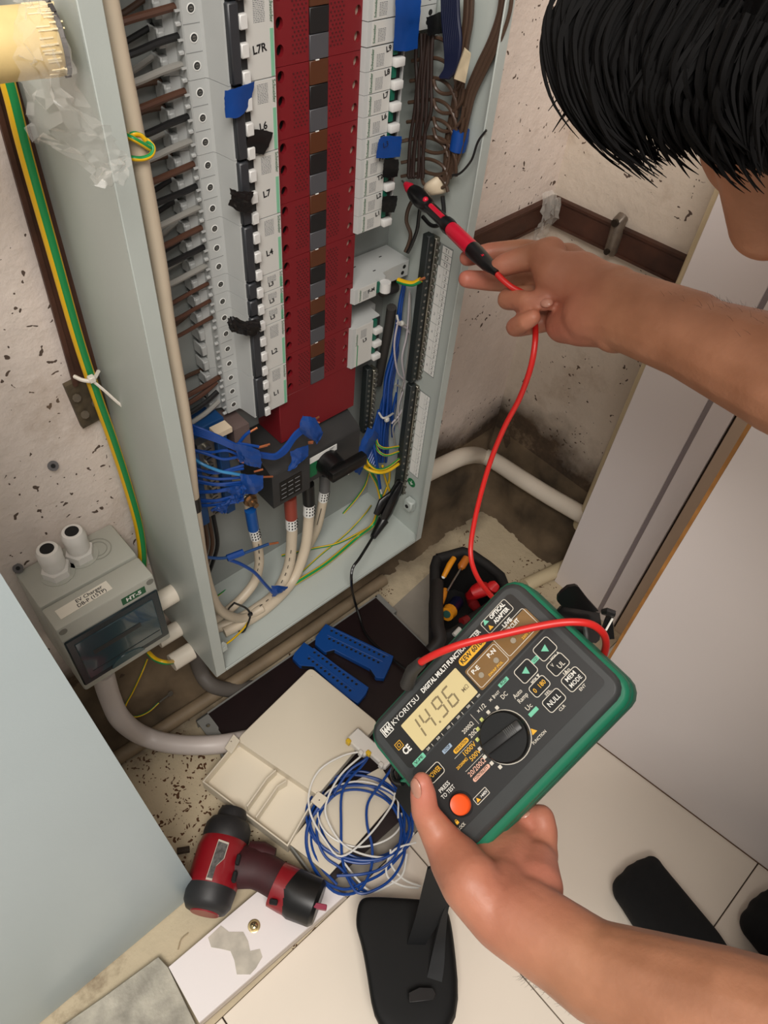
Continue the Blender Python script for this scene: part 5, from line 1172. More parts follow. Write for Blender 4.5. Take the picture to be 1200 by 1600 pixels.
band(pb, [(zs(700, -20, .80), zs(800, -60, .80)), (zs(660, 130, .82), zs(915, 205, .82)), (zs(600, 380, .845), zs(800, 430, .845)), (zs(530, 600, .862), zs(690, 600, .862)), (zs(520, 640, .872), zs(680, 640, .872))], M_strap, 'carry_strap', .003)
band(pb, [(zs(880, 230, .826), zs(915, 205, .826)), (zs(820, 370, .835), zs(872, 330, .835)), (zs(760, 600, .846), zs(850, 560, .848)), (zs(710, 830, .846), zs(840, 800, .846)), (zs(670, 1010, .842), zs(815, 985, .842))], M_strap, 'side_strap', .003)
me, c = poly_plate('slot_loop', [zp(*q) for q in ((540, 1045), (630, 1000), (740, 1005), (768, 1055), (742, 1100), (548, 1122))], zt0 + .016, .004, M_vblk); link('slot_loop', me, pb, T(*(c - pb.location)))

# open tool bag with hand tools
def zt(x, y): return (560 + x / 4.286, 850 + y / 4.286)
zr_ = FZ + .11
rim_px = [(520, 80), (600, 60), (700, 30), (770, 55), (880, 130), (970, 205), (1010, 300), (900, 420), (760, 520), (660, 600), (560, 640), (500, 560), (500, 420), (500, 250), (500, 140)]
top_ = [pZ(*zt(*q), zr_) for q in rim_px]; cb = sum(top_, V()) / len(top_)
tb = thing('tool_bag', 'open black tool bag with hand tools on the floor behind the tester', 'tool bag', (cb.x, cb.y, FZ))
M_bag = mat('bag_black', (26, 24, 23), .75, var=.2, vscale=60, bump=.4, bscale=300)
bot_ = [V((cb.x + (p.x - cb.x) * .88, cb.y + (p.y - cb.y) * .88, FZ + .002)) for p in top_]
inn_ = [V((cb.x + (p.x - cb.x) * .84, cb.y + (p.y - cb.y) * .84, zr_ - .004)) for p in top_]; inb_ = [V((p.x, p.y, FZ + .01)) for p in inn_]
n_ = len(top_); rr_ = rel(tb, bot_ + top_ + inn_ + inb_)
MB().add(rr_, [[i * n_ + k, i * n_ + (k + 1) % n_, (i + 1) * n_ + (k + 1) % n_, (i + 1) * n_ + k] for i in range(3) for k in range(n_)] + [list(range(n_))[::-1], [3 * n_ + k for k in range(n_)]]).obj('body', M_bag, tb, ang=60)
MB().tube(rel(tb, [top_[i % n_].lerp(inn_[i % n_], .4) for i in range(n_ + 1)]), .0085, 10).obj('padded_rim', M_bag, tb)
MB().tube(rel(tb, spline([pZ(*zt(530, 260), zr_ + .004), pZ(*zt(525, 400), zr_ + .012), pZ(*zt(530, 540), zr_ + .014), pZ(*zt(545, 640), zr_ + .01), pZ(*zt(480, 720), zr_)], 5)), .010, 10).obj('carry_handle', mat('handle_black', (40, 36, 34), .6), tb)
M_or = mat('tool_orange', (226, 146, 26), .4); M_rd = mat('tool_red', (206, 30, 34), .35); M_nv = mat('tool_navy', (22, 26, 60), .35)
def tool(nm, lab, cat, parts):
    o0 = parts[0][1][0]; t = thing(nm, lab, cat, o0)
    for pn, pts, r, m in parts: MB().tube(rel(t, pts), r, 12).obj(pn, m, t)
    return t
def tz(x, y, dz): return pZ(*zt(x, y), zr_ + dz)
tool('pliers', 'yellow-orange handled tool at the top left of the tool bag', 'tool', [('handle', [tz(640, 95, .014), tz(610, 140, .014), tz(570, 220, .004)], [.0045, .0050, .004], M_or), ('shank', [tz(570, 220, .004), tz(560, 260, -.05)], [.003, .002], M_screw)])
tool('screwdriver', 'screwdriver with an orange handle lying across the tool bag rim', 'screwdriver', [('handle', [tz(725, 95, .014), tz(690, 150, .012), tz(685, 165, .012)], [.0065, .0068, .004], mat('tool_dull_orange', (186, 104, 28), .45)), ('shank', [tz(685, 165, .011), tz(595, 315, .008)], [.0017, .0017], M_screw)])
tool('knife', 'flat orange tool handle beside the bag handle', 'tool', [('handle', [tz(582, 305, .004), tz(568, 350, .004), tz(555, 400, .002)], [.0045, .0052, .004], mat('tool_amber', (196, 120, 22), .45))])
tool('torch', 'navy torch with a yellow ring pointing out of the tool bag', 'torch', [('body', [tz(660, 390, -.03), tz(610, 455, .004)], [.0105, .011], M_nv), ('ring', [tz(615, 448, .002), tz(592, 472, .008)], [.0118, .0108], M_or), ('lens', [tz(592, 470, .0085), tz(589, 473, .0092)], [.0065, .006], mat('lens_teal', (52, 92, 84), .2))])
tool('pliers', 'rounded red tool handle in the tool bag beside the test lead', 'tool', [('grip', [tz(750, 350, -.02), tz(790, 320, .0), tz(830, 300, .004), tz(850, 290, .0)], [.008, .012, .0135, .009], M_rd)])
tool('cutter', 'small bright red handle end at the right rim of the tool bag', 'tool', [('grip', [tz(880, 310, -.01), tz(905, 285, .006), tz(925, 268, .008)], [.008, .0105, .007], M_rd)])
tool('red_plier', 'dull red plier grip sunk low in the tool bag', 'tool', [('grip', [tz(740, 340, -.03), tz(770, 400, -.02), tz(800, 440, -.03)], [.007, .009, .007], mat('tool_dark_red', (120, 24, 26), .4))])
tool('white_clip', 'small white and red piece at the edge of the tool bag beside the tester', 'tool', [('tip', [tz(640, 610, .01), tz(680, 565, .012)], [.004, .0035], M_wwh), ('collar', [tz(690, 520, .008), tz(730, 500, .004)], [.006, .006], MATS['tool_dark_red'])])
# ------------------------------------------------------------------ multifunction tester held in the left hand
TO = V((-.20869917, -.44976055, -.38268725))
TM = Matrix(((.78529822, .05417719, -.61674268, TO.x), (-.05720173, .99825211, .01485558, TO.y), (.61646951, .02361269, .78702464, TO.z), (0, 0, 0, 1)))
te = thing('multifunction_tester', 'dark grey and green digital multifunction tester held in the left hand', 'tester', M=TM)
M_tbz = mat('tester_grey', (56, 58, 58), .38, var=.05, vscale=60); M_tgn = mat('tester_green', (22, 112, 82), .45)
M_tpn = mat('tester_panel', (34, 32, 30), .28); M_tlo = mat('tester_face', (36, 36, 36), .4)
W_, H_ = .172, .115
def rr_prism(name, x0, y0, x1, y1, r, z0, z1, m, bev=0.0, parent=te):
    me = plate_mesh(name, rrect(x0, y0, x1, y1, r), [], z1 - z0, m, bev); return link(name, me, parent, T(0, 0, (z0 + z1) / 2))
rr_prism('bezel', 0, 0, W_, H_, .010, -.016, 0, M_tbz, .004)
rr_prism('green_holster', -.0045, -.0065, W_ + .0030, H_ + .0030, .013, -.026, -.0075, M_tgn, .004)
rr_prism('holster_side', -.004, -.0075, W_ + .0035, H_ + .0025, .012, -.050, -.020, mat('tester_green_dark', (20, 98, 74), .5), .004)
rr_prism('back_cover', .004, .004, W_ - .004, H_ - .004, .010, -.054, -.046, M_dk, .003)
up_ = rr_prism('upper_panel', .0055, .0700, W_ - .006, H_ - .0045, .004, -.0004, .0006, M_tpn)
lo_ = rr_prism('lower_panel', .0045, .0095, W_ - .0045, .0685, .004, -.0004, .0004, M_tlo)
M_amb = mat('panel_amber', (128, 96, 54), .3, var=.1, vscale=40); M_line = mat('print_line', (206, 200, 186), .5); M_tw = mat('print_white', (226, 224, 216), .5)
M_ta = mat('print_amber', (226, 170, 42), .5); M_tgp = mat('print_green', (110, 190, 158), .5); M_tpk = mat('print_pink', (222, 172, 150), .5); M_kd = mat('print_dark', (30, 26, 20), .5)
def fit(s, x, y, wd, h, m, parent, align='LEFT', bold=.00005, z=.0008):
    me = text_mesh(s, h * 1.35, m, align, bold)
    o = link('lettering', me, parent); xs = [v.co.x for v in me.vertices]; w_ = max(xs) - min(xs)
    o.matrix_local = T(x, y, z) @ Matrix.Scale(wd / w_, 4, (1, 0, 0)); return o
def outline(x0, y0, x1, y1, m, parent, w=.0005, r=.002, z=.0008, nm='frame_line'):
    me = plate_mesh(nm, rrect(x0, y0, x1, y1, r), [rrect(x0 + w, y0 + w, x1 - w, y1 - w, max(r - w, .0002))], .0002, m); return link(nm, me, parent, T(0, 0, z))
def fillr(x0, y0, x1, y1, m, parent, r=.001, z=.0007, nm='print_patch'):
    me = plate_mesh(nm, rrect(x0, y0, x1, y1, r), [], .0002, m); return link(nm, me, parent, T(0, 0, z))
def tri(cx, cy, s, m, parent, z=.0009, ang=0, nm='triangle_mark'):
    a = [math.radians(90 + ang + 120 * k) for k in range(3)]
    me = plate_mesh(nm, [(s * math.cos(q), s * math.sin(q)) for q in a], [], .0002, m); return link(nm, me, parent, T(cx, cy, z))
# display with seven-segment digits
lc_ = fillr(.0235, .0735, .0905, .1005, mat('lcd_glow', (200, 184, 136), .35, emit=.10), te, .001, .0010, 'display')
M_seg = mat('lcd_segment', (128, 114, 82), .5)
SEG = {'0': 'abcdef', '1': 'bc', '4': 'bcfg', '6': 'acdefg', '9': 'abcdfg'}
def digit(c, x, y, w, h):
    t_ = .0016; mb = MB(); sh = lambda px, py: (px + (py - y) * .12, py, .0013)
    R = {'a': (x + t_, y + h - t_, x + w - t_, y + h), 'd': (x + t_, y, x + w - t_, y + t_), 'g': (x + t_, y + h / 2 - t_ / 2, x + w - t_, y + h / 2 + t_ / 2), 'f': (x, y + h / 2 + .0005, x + t_, y + h - .0006), 'b': (x + w - t_, y + h / 2 + .0005, x + w, y + h - .0006), 'e': (x, y + .0006, x + t_, y + h / 2 - .0005), 'c': (x + w - t_, y + .0006, x + w, y + h / 2 - .0005)}
    for s in SEG[c]:
        a, b, c2, d = R[s]; mb.add([sh(a, b), sh(c2, b), sh(c2, d), sh(a, d)], [[0, 1, 2, 3]])
    mb.obj('digit', M_seg, lc_, smooth=False, M=T(0, 0, -.0010))
lc_inv = T(0, 0, -.0010)
for c, x in (('1', .0265), ('4', .0385), ('9', .0535), ('6', .0660)): digit(c, x, .0790 - 0, .0088, .0170)
MB().box((.0502, .0784, .0012), (.0518, .0800, .00135)).obj('decimal_point', M_seg, lc_, M=lc_inv)
fit('MΩ', .0815, .0830, .0065, .0036, M_seg, lc_, z=.0003)
# upper panel print
fit('KYORITSU', .0185, .1065, .0320, .0046, M_tw, up_, bold=.00002); fit('DIGITAL MULTI FUNCTION TESTER', .0560, .1070, .0700, .0042, M_tw, up_, bold=.0002)
outline(.0070, .1025, .0172, .1110, M_tw, up_, .0006, .0006)
mb = MB()
for k in range(3):
    x = .0082 + k * .0026; mb.box((x, .1035, .0007), (x + .0011, .1100, .0009)); 
    mb.add([(x + .0012, .1068, .0009), (x + .0022, .1068, .0009), (x + .0040, .1100, .0009), (x + .0030, .1100, .0009)], [[0, 1, 2, 3]]); mb.add([(x + .0012, .1068, .0009), (x + .0022, .1068, .0009), (x + .0040, .1035, .0009), (x + .0030, .1035, .0009)], [[0, 1, 2, 3]])
mb.obj('emblem', M_tw, up_, smooth=False)
fillr(.0935, .0718, .1655, .0930, M_amb, up_, .002, .0005, 'amber_panel')
fillr(.0950, .0960, .1250, .1030, M_ta, up_, .0034, .0008, 'model_badge'); fit('KEW 6010B', .0968, .0996, .0265, .0044, M_kd, up_, bold=.00015, z=.00105)
outline(.0945, .0735, .1275, .0915, M_line, up_); fit('P-E', .0975, .0872, .0075, .0038, M_tw, up_, bold=.00015); fit('P-N', .1160, .0872, .0080, .0038, M_tw, up_, bold=.00015)
outline(.1285, .0745, .1640, .0945, M_line, up_); fit('LIVE', .1420, .0948, .0090, .0036, M_tw, up_, bold=.00015); fit('CIRCUIT', .1400, .0900, .0150, .0036, M_tw, up_, bold=.00015)
outline(.1300, .0985, .1590, .1105, M_line, up_); fit('OPTICAL', .1395, .1075, .0165, .0036, M_tw, up_, bold=.0002); fit('ADAPTER', .1395, .1025, .0165, .0036, M_tw, up_, bold=.0002)
tri(.1345, .1080, .0030, M_tgp, up_); tri(.1345, .1020, .0026, M_ta, up_)
M_lamp = mat('lamp_grey', (150, 140, 122), .4)
for x, y in ((.1020, .0810), (.1190, .0805), (.1400, .0815)): MB().cyl((x, y, .0005), (x, y, .0013), .0023, seg=14).obj('indicator', M_lamp, up_)
fit('SWAP POL', .1060, .0762, .0160, .0022, M_ta, up_); fit('230V LOOP', .1460, .0772, .0150, .0022, M_ta, up_)
fillr(.0105, .0683, .0235, .0725, M_tgp, up_, .0006, .0009, 'zero_badge'); fit('V-PE', .0125, .0704, .0090, .0024, M_kd, up_, z=.0012)
for k, s in enumerate(('20', '|', '50', '|', '100', '|', '200', '|', '500', '|', '999')): fit(s, .0270 + k * .0060, .0712, .0034 if s != '|' else .0004, .0020, M_line, up_)
fit('CE', .0105, .0832, .0078, .0058, M_tw, up_, bold=.0003)
outline(.0085, .0875, .0150, .0935, M_ta, up_, .0005, .0004); outline(.0102, .0890, .0133, .0920, M_ta, up_, .0004, .0003)
# push buttons
def button(x, y, w, h, nm='button'):
    b = fillr(x - w / 2, y - h / 2, x + w / 2, y + h / 2, M_vblk, te, .0025, .0010, nm); outline(x - w / 2, y - h / 2, x + w / 2, y + h / 2, M_line, te, .0006, .0026, .0013); return b
b1 = button(.1530, .0590, .0165, .0135); tri(0, 0, .0036, M_tgp, b1, .0006, -45).matrix_local = lc_inv @ T(0, 0, 0) if False else b1.matrix_local.inverted() @ T(.1530, .0590, .0014)
b2 = button(.1300, .0578, .0165, .0135); tri(0, 0, .0036, M_tgp, b2, .0006, 135).matrix_local = b2.matrix_local.inverted() @ T(.1300, .0578, .0014) @ Matrix.Rotation(math.pi, 4, 'Z')
fillr(.1383, .0570, .1447, .0606, M_tgp, lo_, .0005, .0009); fit('LCD', .1395, .0588, .0040, .0022, M_kd, lo_, z=.0012)
fit('MEM ▲', .1500, .0497, .0090, .0026, M_line, lo_); fit('MEM ▼', .1265, .0484, .0090, .0026, M_line, lo_)
b3 = button(.1515, .0438, .0165, .0120)
def bt_text(b, s, x, y, w, h, m=M_tw): o = fit(s, 0, 0, w, h, m, b, 'CENTER'); o.matrix_local = b.matrix_local.inverted() @ T(x, y, .00135) @ Matrix.Scale(w / (max(v.co.x for v in o.data.vertices) - min(v.co.x for v in o.data.vertices)), 4, (1, 0, 0))
bt_text(b3, 'UL', .1530, .0420, .0060, .0042, M_line); bt_text(b3, 'V', .1480, .0462, .0020, .0030, M_line); fit('IΔn', .1490, .0358, .0060, .0024, M_line, lo_)
b4 = button(.1518, .0280, .0170, .0130); bt_text(b4, 'MEM', .1518, .0310, .0095, .0036); bt_text(b4, 'MODE', .1518, .0258, .0115, .0036); fit('ENT', .1490, .0192, .0060, .0024, M_line, lo_)
b5 = button(.1293, .0424, .0165, .0105); bt_text(b5, '0  180', .1293, .0424, .0120, .0040, M_ta); fit('SEL', .1275, .0348, .0060, .0022, M_line, lo_)
b6 = button(.1297, .0275, .0175, .0115); bt_text(b6, 'NULL', .1297, .0275, .0120, .0042); fit('CLR', .1270, .0195, .0060, .0024, M_line, lo_)
b7 = button(.0205, .0545, .0160, .0105); bt_text(b7, 'POWER', .0205, .0545, .0125, .0042, M_ta)
# rotary selector
dl_ = thing('x', None, None); bpy.data.objects.remove(dl_)
DX, DY = .0824, .0346
kn = MB().lathe([(.0195, .0004), (.0195, .0060), (.0183, .0075)], 40).obj('rotary_dial', M_vblk, te, M=T(DX, DY, 0))
MB().lathe([(.0206, .0004), (.0206, .0010), (.0200, .0010), (.0200, .0004)], 40).obj('dial_ring', M_line, te, M=T(DX, DY, 0))
MB().box((-.0178, -.0042, .0065), (.0178, .0042, .0125), bev=.0018, seg=2).obj('grip', mat('dial_grip', (34, 34, 34), .4), kn, M=Matrix.Rotation(math.radians(-8), 4, 'Z'))
mb = MB()
for k in range(6): mb.box((.004 + k * .0016, -.0036, .0124), (.0046 + k * .0016, .0036, .0128))
mb.obj('grip_ridges', mat('ridge_grey', (70, 70, 68), .5), kn, M=Matrix.Rotation(math.radians(-8), 4, 'Z'))
for k, a in enumerate((62, 82, 102, 122, 142, 160, 178, 196, 214)):
    r_ = .0230; x, y = DX + r_ * math.cos(math.radians(a)) , DY + r_ * math.sin(math.radians(a)) * .98
    fillr(x - .0014, y - .0014, x + .0014, y + .0014, M_line if k not in (2, 3, 4) else mat('print_lime', (190, 196, 110), .5), lo_, .0003, .0008, 'position_mark')
fit('1000V', .0470, .0478, .0130, .0040, M_ta, lo_); fit('500V', .0490, .0415, .0110, .0040, M_ta, lo_); fit('20/200Ω', .0400, .0340, .0180, .0040, M_tpk, lo_)
fit('2000Ω', .0590, .0600, .0115, .0034, M_line, lo_); fit('20Ω', .0610, .0540, .0085, .0036, M_line, lo_); fit('×1/2', .0790, .0628, .0085, .0038, M_line, lo_); fit('×1', .0920, .0620, .0050, .0034, M_line, lo_)
fit('FAST', .0975, .0620, .0060, .0022, M_line, lo_); fit('DC', .1010, .0570, .0058, .0038, M_line, lo_); fit('Auto', .1085, .0505, .0085, .0038, M_line, lo_); fit('Ramp', .1085, .0455, .0095, .0038, M_line, lo_); fit('Uc', .1090, .0375, .0055, .0040, M_line, lo_)
fillr(.1060, .0630, .1160, .0662, M_tgp, lo_, .0004, .0007); fit('RCD', .1080, .0646, .0060, .0024, M_kd, lo_, z=.00105); fillr(.1075, .0310, .1165, .0342, M_tgp, lo_, .0004, .0007)
fillr(.0430, .0525, .0590, .0562, M_ta, lo_, .0014, .0007); fit('INSULATION', .0445, .0543, .0130, .0024, M_kd, lo_, z=.00105)
fillr(.0360, .0590, .0455, .0622, mat('print_blue', (150, 170, 190), .5), lo_, .0004, .0007); fit('LOOP', .0375, .0606, .0065, .0024, M_kd, lo_, z=.00105)
fit('20/200MΩ', .0360, .0440, .0120, .0024, M_ta, lo_); fillr(.0400, .0272, .0580, .0304, M_tpk, lo_, .0014, .0007); fit('CONTINUITY', .0415, .0288, .0150, .0024, M_kd, lo_, z=.00105)
mb = MB()
for x0, y0, x1, y1 in ((.040, .0508, .060, .0508), (.040, .0378, .060, .0378), (.040, .0380, .040, .0384), (.0735, .0560, .0735, .0660)): mb.box((x0, y0, .0004), (max(x1, x0 + .0003), max(y1, y0 + .0003), .0007))
mb.obj('rule_line', M_line, lo_)
tri(.1015, .0225, .0030, M_ta, lo_); fit('FUNCTION', .0945, .0165, .0140, .0024, M_line, lo_)
fit('PRESS', .0130, .0415, .0110, .0034, M_tw, lo_); fit('TO TEST', .0115, .0368, .0140, .0034, M_tw, lo_)
MB().lathe([(.0098, .0004), (.0098, .0016), (.0088, .0016), (.0086, .0006)], 32).obj('button_collar', M_vblk, te, M=T(.0203, .0235, 0))
MB().lathe([(.0080, .0006), (.0080, .0044), (.0074, .0054), (.0066, .0050)], 32).obj('test_button', mat('button_orange', (244, 88, 30), .4), te, M=T(.0203, .0235, 0))
fit('LOCK', .0058, .0118, .0070, .0026, M_line, lo_); fillr(.0072, .0150, .0098, .0172, M_ta, lo_, .0003, .0007); outline(.0076, .0168, .0094, .0186, M_ta, lo_, .0004, .0006, .0006)
outline(.0300, .0140, .0440, .0200, M_line, lo_, .0005, .0008); tri(.0330, .0166, .0022, M_ta, lo_); fit('>440V', .0360, .0168, .0070, .0026, M_tw, lo_)
# strap hanger, black hook and loop tabs at the far end
stp = MB()
def zk(x, y, t): return TM.inverted() @ pd(820 + x / 6.667, 880 + y / 6.667, t)
MB().slab([zk(300, 570, .60), zk(345, 500, .60), zk(385, 452, .60), zk(540, 470, .61), zk(720, 500, .61), zk(780, 520, .61), zk(800, 640, .60), zk(780, 800, .59), zk(740, 835, .59), zk(650, 820, .59), zk(560, 760, .59), zk(420, 680, .59)], .006, TM.to_3x3().inverted() @ (-CF)).obj('strap_pad', M_vblk, te)
MB().slab([zk(385, 452, .596), zk(342, 400, .592), zk(345, 350, .590), zk(385, 300, .588), zk(450, 248, .586), zk(530, 235, .586), zk(560, 250, .588), zk(660, 380, .594), zk(770, 500, .60), zk(720, 510, .602), zk(560, 480, .60)], .004, TM.to_3x3().inverted() @ (-CF + CD * .4)).obj('strap_flap', M_vblk, te)
MB().tube([zk(800, 505, .598), zk(850, 505, .596), zk(935, 530, .596)], [.0022, .0034, .0030], 8).obj('strap_roll', M_vblk, te)
MB().slab([zk(860, 540, .60), zk(935, 525, .60), zk(915, 600, .602), zk(935, 790, .604), zk(865, 795, .604), zk(800, 700, .602)], .003, TM.to_3x3().inverted() @ (-CF)).obj('strap_end', M_vblk, te)
MB().tube([zk(915, 575, .597), zk(845, 700, .597)], .0009, 6).obj('stitch_line', M_tw, te)
for x, y in ((290, 555), (545, 745)): MB().slab([zk(x - 30, y + 10, .597), zk(x + 20, y - 35, .597), zk(x + 30, y - 10, .597), zk(x - 10, y + 40, .597)], .004, TM.to_3x3().inverted() @ (-CF)).obj('holster_lug', M_tgn, te)
MB().tube(spline([zk(620, 640, .592), zk(640, 760, .59), zk(640, 860, .592)], 4), .0022, 8).obj('hook', mat('hook_grey', (60, 60, 58), .4), te)
# neck strap on the near end, hanging below the thumb
def zg(x, y, t): return TM.inverted() @ pd(580 + x / 3.75, 1120 + y / 3.75, t)
MB().slab([zg(215, 360, .60), zg(260, 420, .585), zg(225, 590, .60), zg(140, 470, .62), zg(160, 400, .615)], .003, TM.to_3x3().inverted() @ (-CF)).obj('neck_strap', M_strap, te)
MB().tube(spline([zg(185, 390, .60), zg(140, 375, .61), zg(125, 320, .615), zg(150, 280, .61), zg(185, 290, .605), zg(160, 390, .61)], 4), .0022, 7).obj('cord_loop', M_tk, te)
MB().slab([zg(170, 380, .598), zg(215, 345, .595), zg(225, 360, .595), zg(200, 385, .598)], .003, TM.to_3x3().inverted() @ (-CF)).obj('holster_lug', M_tgn, te)

# ------------------------------------------------------------------ red test lead and probe
M_lead = mat('lead_red', (206, 36, 32), .38)
def dep(p): return (p - CAM).dot(CF)
tipP = pY(634, 288, -.004); tt = dep(tipP)
hb = pd(770, 421, .622)
pbx = (hb - tipP).normalized()
prb = thing('test_probe', 'red and black test probe touching the right-hand breakers', 'probe', tipP)
Lp = (hb - tipP).length
def pp(f): return tipP + pbx * (Lp * f)
def pr(nm, segs, m): MB().tube([p - tipP for p in [pp(f) for f, r in segs]], [r for f, r in segs], 16).obj(nm, m, prb)
pr('pin', [(-.05, .0009), (.02, .0010)], M_screw)
pr('tip_sleeve', [(.0, .0028), (.05, .0052), (.10, .0058)], mat('probe_red', (206, 22, 52), .35))
pr('guard', [(.095, .0066), (.13, .0080), (.20, .0086), (.27, .0076), (.30, .0060)], M_tk)
pr('neck', [(.28, .0058), (.50, .0060)], M_tk); pr('collar', [(.50, .0072), (.53, .0076), (.56, .0070)], M_tk)
pr('body', [(.55, .0062), (.58, .0070), (.80, .0072)], MATS['probe_red'])
pr('rear_grip', [(.79, .0074), (.84, .0074), (.95, .0062), (1.0, .0040), (1.04, .0028)], M_tk)
side = pbx.cross(CF).normalized(); fr_ = -(CF - pbx * CF.dot(pbx)).normalized()
for a, b, w_ in ((.33, .48, .0026), (.82, .92, .0022)):
    MB().tube([pp(a) - tipP + fr_ * .0042, pp(b) - tipP + fr_ * .0046], w_, 8).obj('inlay', MATS['probe_red'], prb)
MB().ball(tuple(pp(.275) - tipP + fr_ * .006), .0030, u=10, v=8).obj('inlay_dot', MATS['probe_red'], prb)
Lr = [pp(1.02)] + [pd(x, y, t) for x, y, t in ((785, 437, .618), (800, 449, .617), (818, 459, .618), (831, 476, .622), (836, 505, .626), (836, 535, .622), (829, 575, .63), (812, 622, .66), (788, 668, .69), (766, 722, .72), (748, 785, .74), (737, 840, .75), (736, 872, .75), (745, 900, .74), (762, 925, .72), (785, 948, .70))]
MB().tube([p - tipP for p in spline(Lr, 6)], .0026, 10).obj('test_lead', M_lead, prb)
ld = thing('red_test_lead', 'red test lead looping across the face of the tester', 'test lead', pd(760, 990, .545))
Ll = [pd(x, y, t) for x, y, t in ((650, 1042, .585), (662, 1032, .578), (690, 1018, .567), (730, 1004, .562), (790, 990, .560), (850, 977, .558), (890, 972, .555), (922, 975, .556), (941, 988, .562), (947, 1005, .575), (943, 1025, .595), (935, 1045, .62))]
MB().tube(rel(ld, spline(Ll, 6)), .0030, 12).obj('lead', M_lead, ld)
MB().tube(rel(ld, [pd(658, 1035, .580), pd(644, 1048, .59), pd(636, 1070, .605)]), [.0046, .0055, .0062], 12).obj('plug_boot', mat('boot_grey', (48, 46, 44), .5), ld)
# ------------------------------------------------------------------ the person
import numpy as np
def caps_bm(segs):
    mb = MB()
    for a, b, ra, rb in segs:
        a, b = V(a), V(b)
        L = (b - a).length; n = 5
        if L > 1e-5: mb.tube([a.lerp(b, k / n) for k in range(n + 1)], [ra + (rb - ra) * k / n for k in range(n + 1)], 16)
        for p, r in ((a, ra), (b, rb)): mb.ball(tuple(p), r * .999, u=16, v=10)
    return mb
def remesh(name, segs, voxel, m, smooth=6, parent=None, extra=None):
    mb = caps_bm(segs)
    if extra: extra(mb)
    me = bpy.data.meshes.new(name); me.from_pydata(mb.v, [], mb.f)
    o = bpy.data.objects.new(name, me); COL.objects.link(o)
    r = o.modifiers.new('r', 'REMESH'); r.mode = 'VOXEL'; r.voxel_size = voxel; r.adaptivity = 0
    s = o.modifiers.new('s', 'SMOOTH'); s.factor = .5; s.iterations = smooth
    dg = bpy.context.evaluated_depsgraph_get(); dg.update()
    me2 = bpy.data.meshes.new_from_object(o.evaluated_get(dg)); me2.name = name
    bpy.data.objects.remove(o); bpy.data.meshes.remove(me)
    me2.materials.clear(); me2.materials.append(m)
    me2.polygons.foreach_set('use_smooth', [True] * len(me2.polygons))
    o = bpy.data.objects.new(name, me2); COL.objects.link(o)
    if parent: o.parent = parent
    return o
S = []
def chain(*pts):
    for (a, ra), (b, rb) in zip(pts, pts[1:]): S.append((a, b, ra, rb))
# right arm and hand
wr_ = pd(962, 482, .565); f2 = pd(1200, 577, .475); fd = (f2 - wr_).normalized(); elR = wr_ + fd * .265
shR = V((.165, -.72, .03)); shL = V((-.175, -.70, .05)); neckb = V((-.005, -.62, .085))
chain((pd(925, 478, .580) + CD * .006, .0240), (wr_ + CD * .004, .0258), (wr_ + fd * .07, .0290), (wr_ + fd * .15, .0375), (wr_ + fd * .21, .042), (elR, .040), (elR.lerp(shR, .5), .046), (shR, .058))
chain((wr_ - CD * .008, .0225), (wr_ + fd * .07 - CD * .006, .027))
rk = [pd(888, 402, .640), pd(868, 432, .645), pd(872, 462, .645), pd(884, 494, .635)]
for k, q in enumerate(rk): chain((wr_ + CD * (-.014 + .010 * k), .019), (wr_.lerp(q, .55) , .0165), (q, .0125))
# thenar and hypothenar pads
chain((wr_ - CD * .010, .019), (pd(905, 437, .592), .0225), (pd(868, 428, .597), .0185), (pd(849, 402, .606), .0135))
chain((wr_ + CD * .012, .019), (pd(908, 502, .594), .0205), (pd(882, 506, .612), .0165), (pd(884, 494, .628), .014))
chain((pd(860, 395, .607), .0135), (pd(812, 406, .617), .0108), (pd(786, 415, .622), .0098), (pd(778, 418, .624), .0082))          # thumb
chain((rk[0], .0118), (pd(815, 390, .660), .0095), (pd(765, 394, .668), .0088), (pd(730, 403, .668), .0078))                      # index
chain((rk[1], .0122), (pd(800, 440, .668), .0098), (pd(765, 439, .668), .0092), (pd(729, 436, .662), .0082))                      # middle
chain((rk[2], .0120), (pd(796, 464, .648), .0092), (pd(793, 468, .630), .0092), (pd(822, 470, .608), .0086), (pd(851, 472, .600), .0076))  # ring, curled
chain((rk[3], .0110), (pd(812, 511, .638), .0086), (pd(805, 511, .620), .0084), (pd(822, 502, .601), .0078), (pd(833, 496, .596), .0070))  # little, curled
# left arm and hand
wl = pd(803, 1432, .515); wm = pd(932, 1518, .482); g2 = pd(1200, 1612, .425); gd = (g2 - wm).normalized(); elL = wm + gd * .225
chain((pd(786, 1398, .535), .0255), (wl, .0268), (wl.lerp(wm, .5), .0285), (wm, .0315), (wm.lerp(elL, .35), .0385), (wm.lerp(elL, .7), .041), (elL, .039), (elL.lerp(shL, .5), .047), (shL, .058))
chain((wl - CR * .008 + CD * .002, .0225), (wm - CR * .002 + CD * .002, .027)); chain((wl + CR * .010 - CD * .004, .0220), (wm - CD * .004, .028))
def TL(x, y, z): return TM @ V((x, y, z))
lk = [TL(.000, .040, -.088), TL(.018, .022, -.088), TL(.030, .002, -.084), pd(846, 1335, .572)]
for k, q in enumerate(lk): chain((wl + CR * (-.012 + .008 * k), .0205), (wl.lerp(q, .5), .0205), (q, .0135))
chain((wl - CR * .012, .021), (pd(735, 1378, .527), .0225), (pd(712, 1345, .545), .0200), (pd(690, 1312, .556), .0150), (pd(664, 1270, .556), .0108), (pd(661, 1240, .552), .0102), (pd(659, 1222, .550), .0080))   # thumb
chain((wl + CR * .012, .020), (pd(835, 1385, .540), .0215), (pd(838, 1350, .560), .0170), (lk[3], .0130))
chain((pd(790, 1375, .545), .020), (pd(800, 1345, .565), .018))
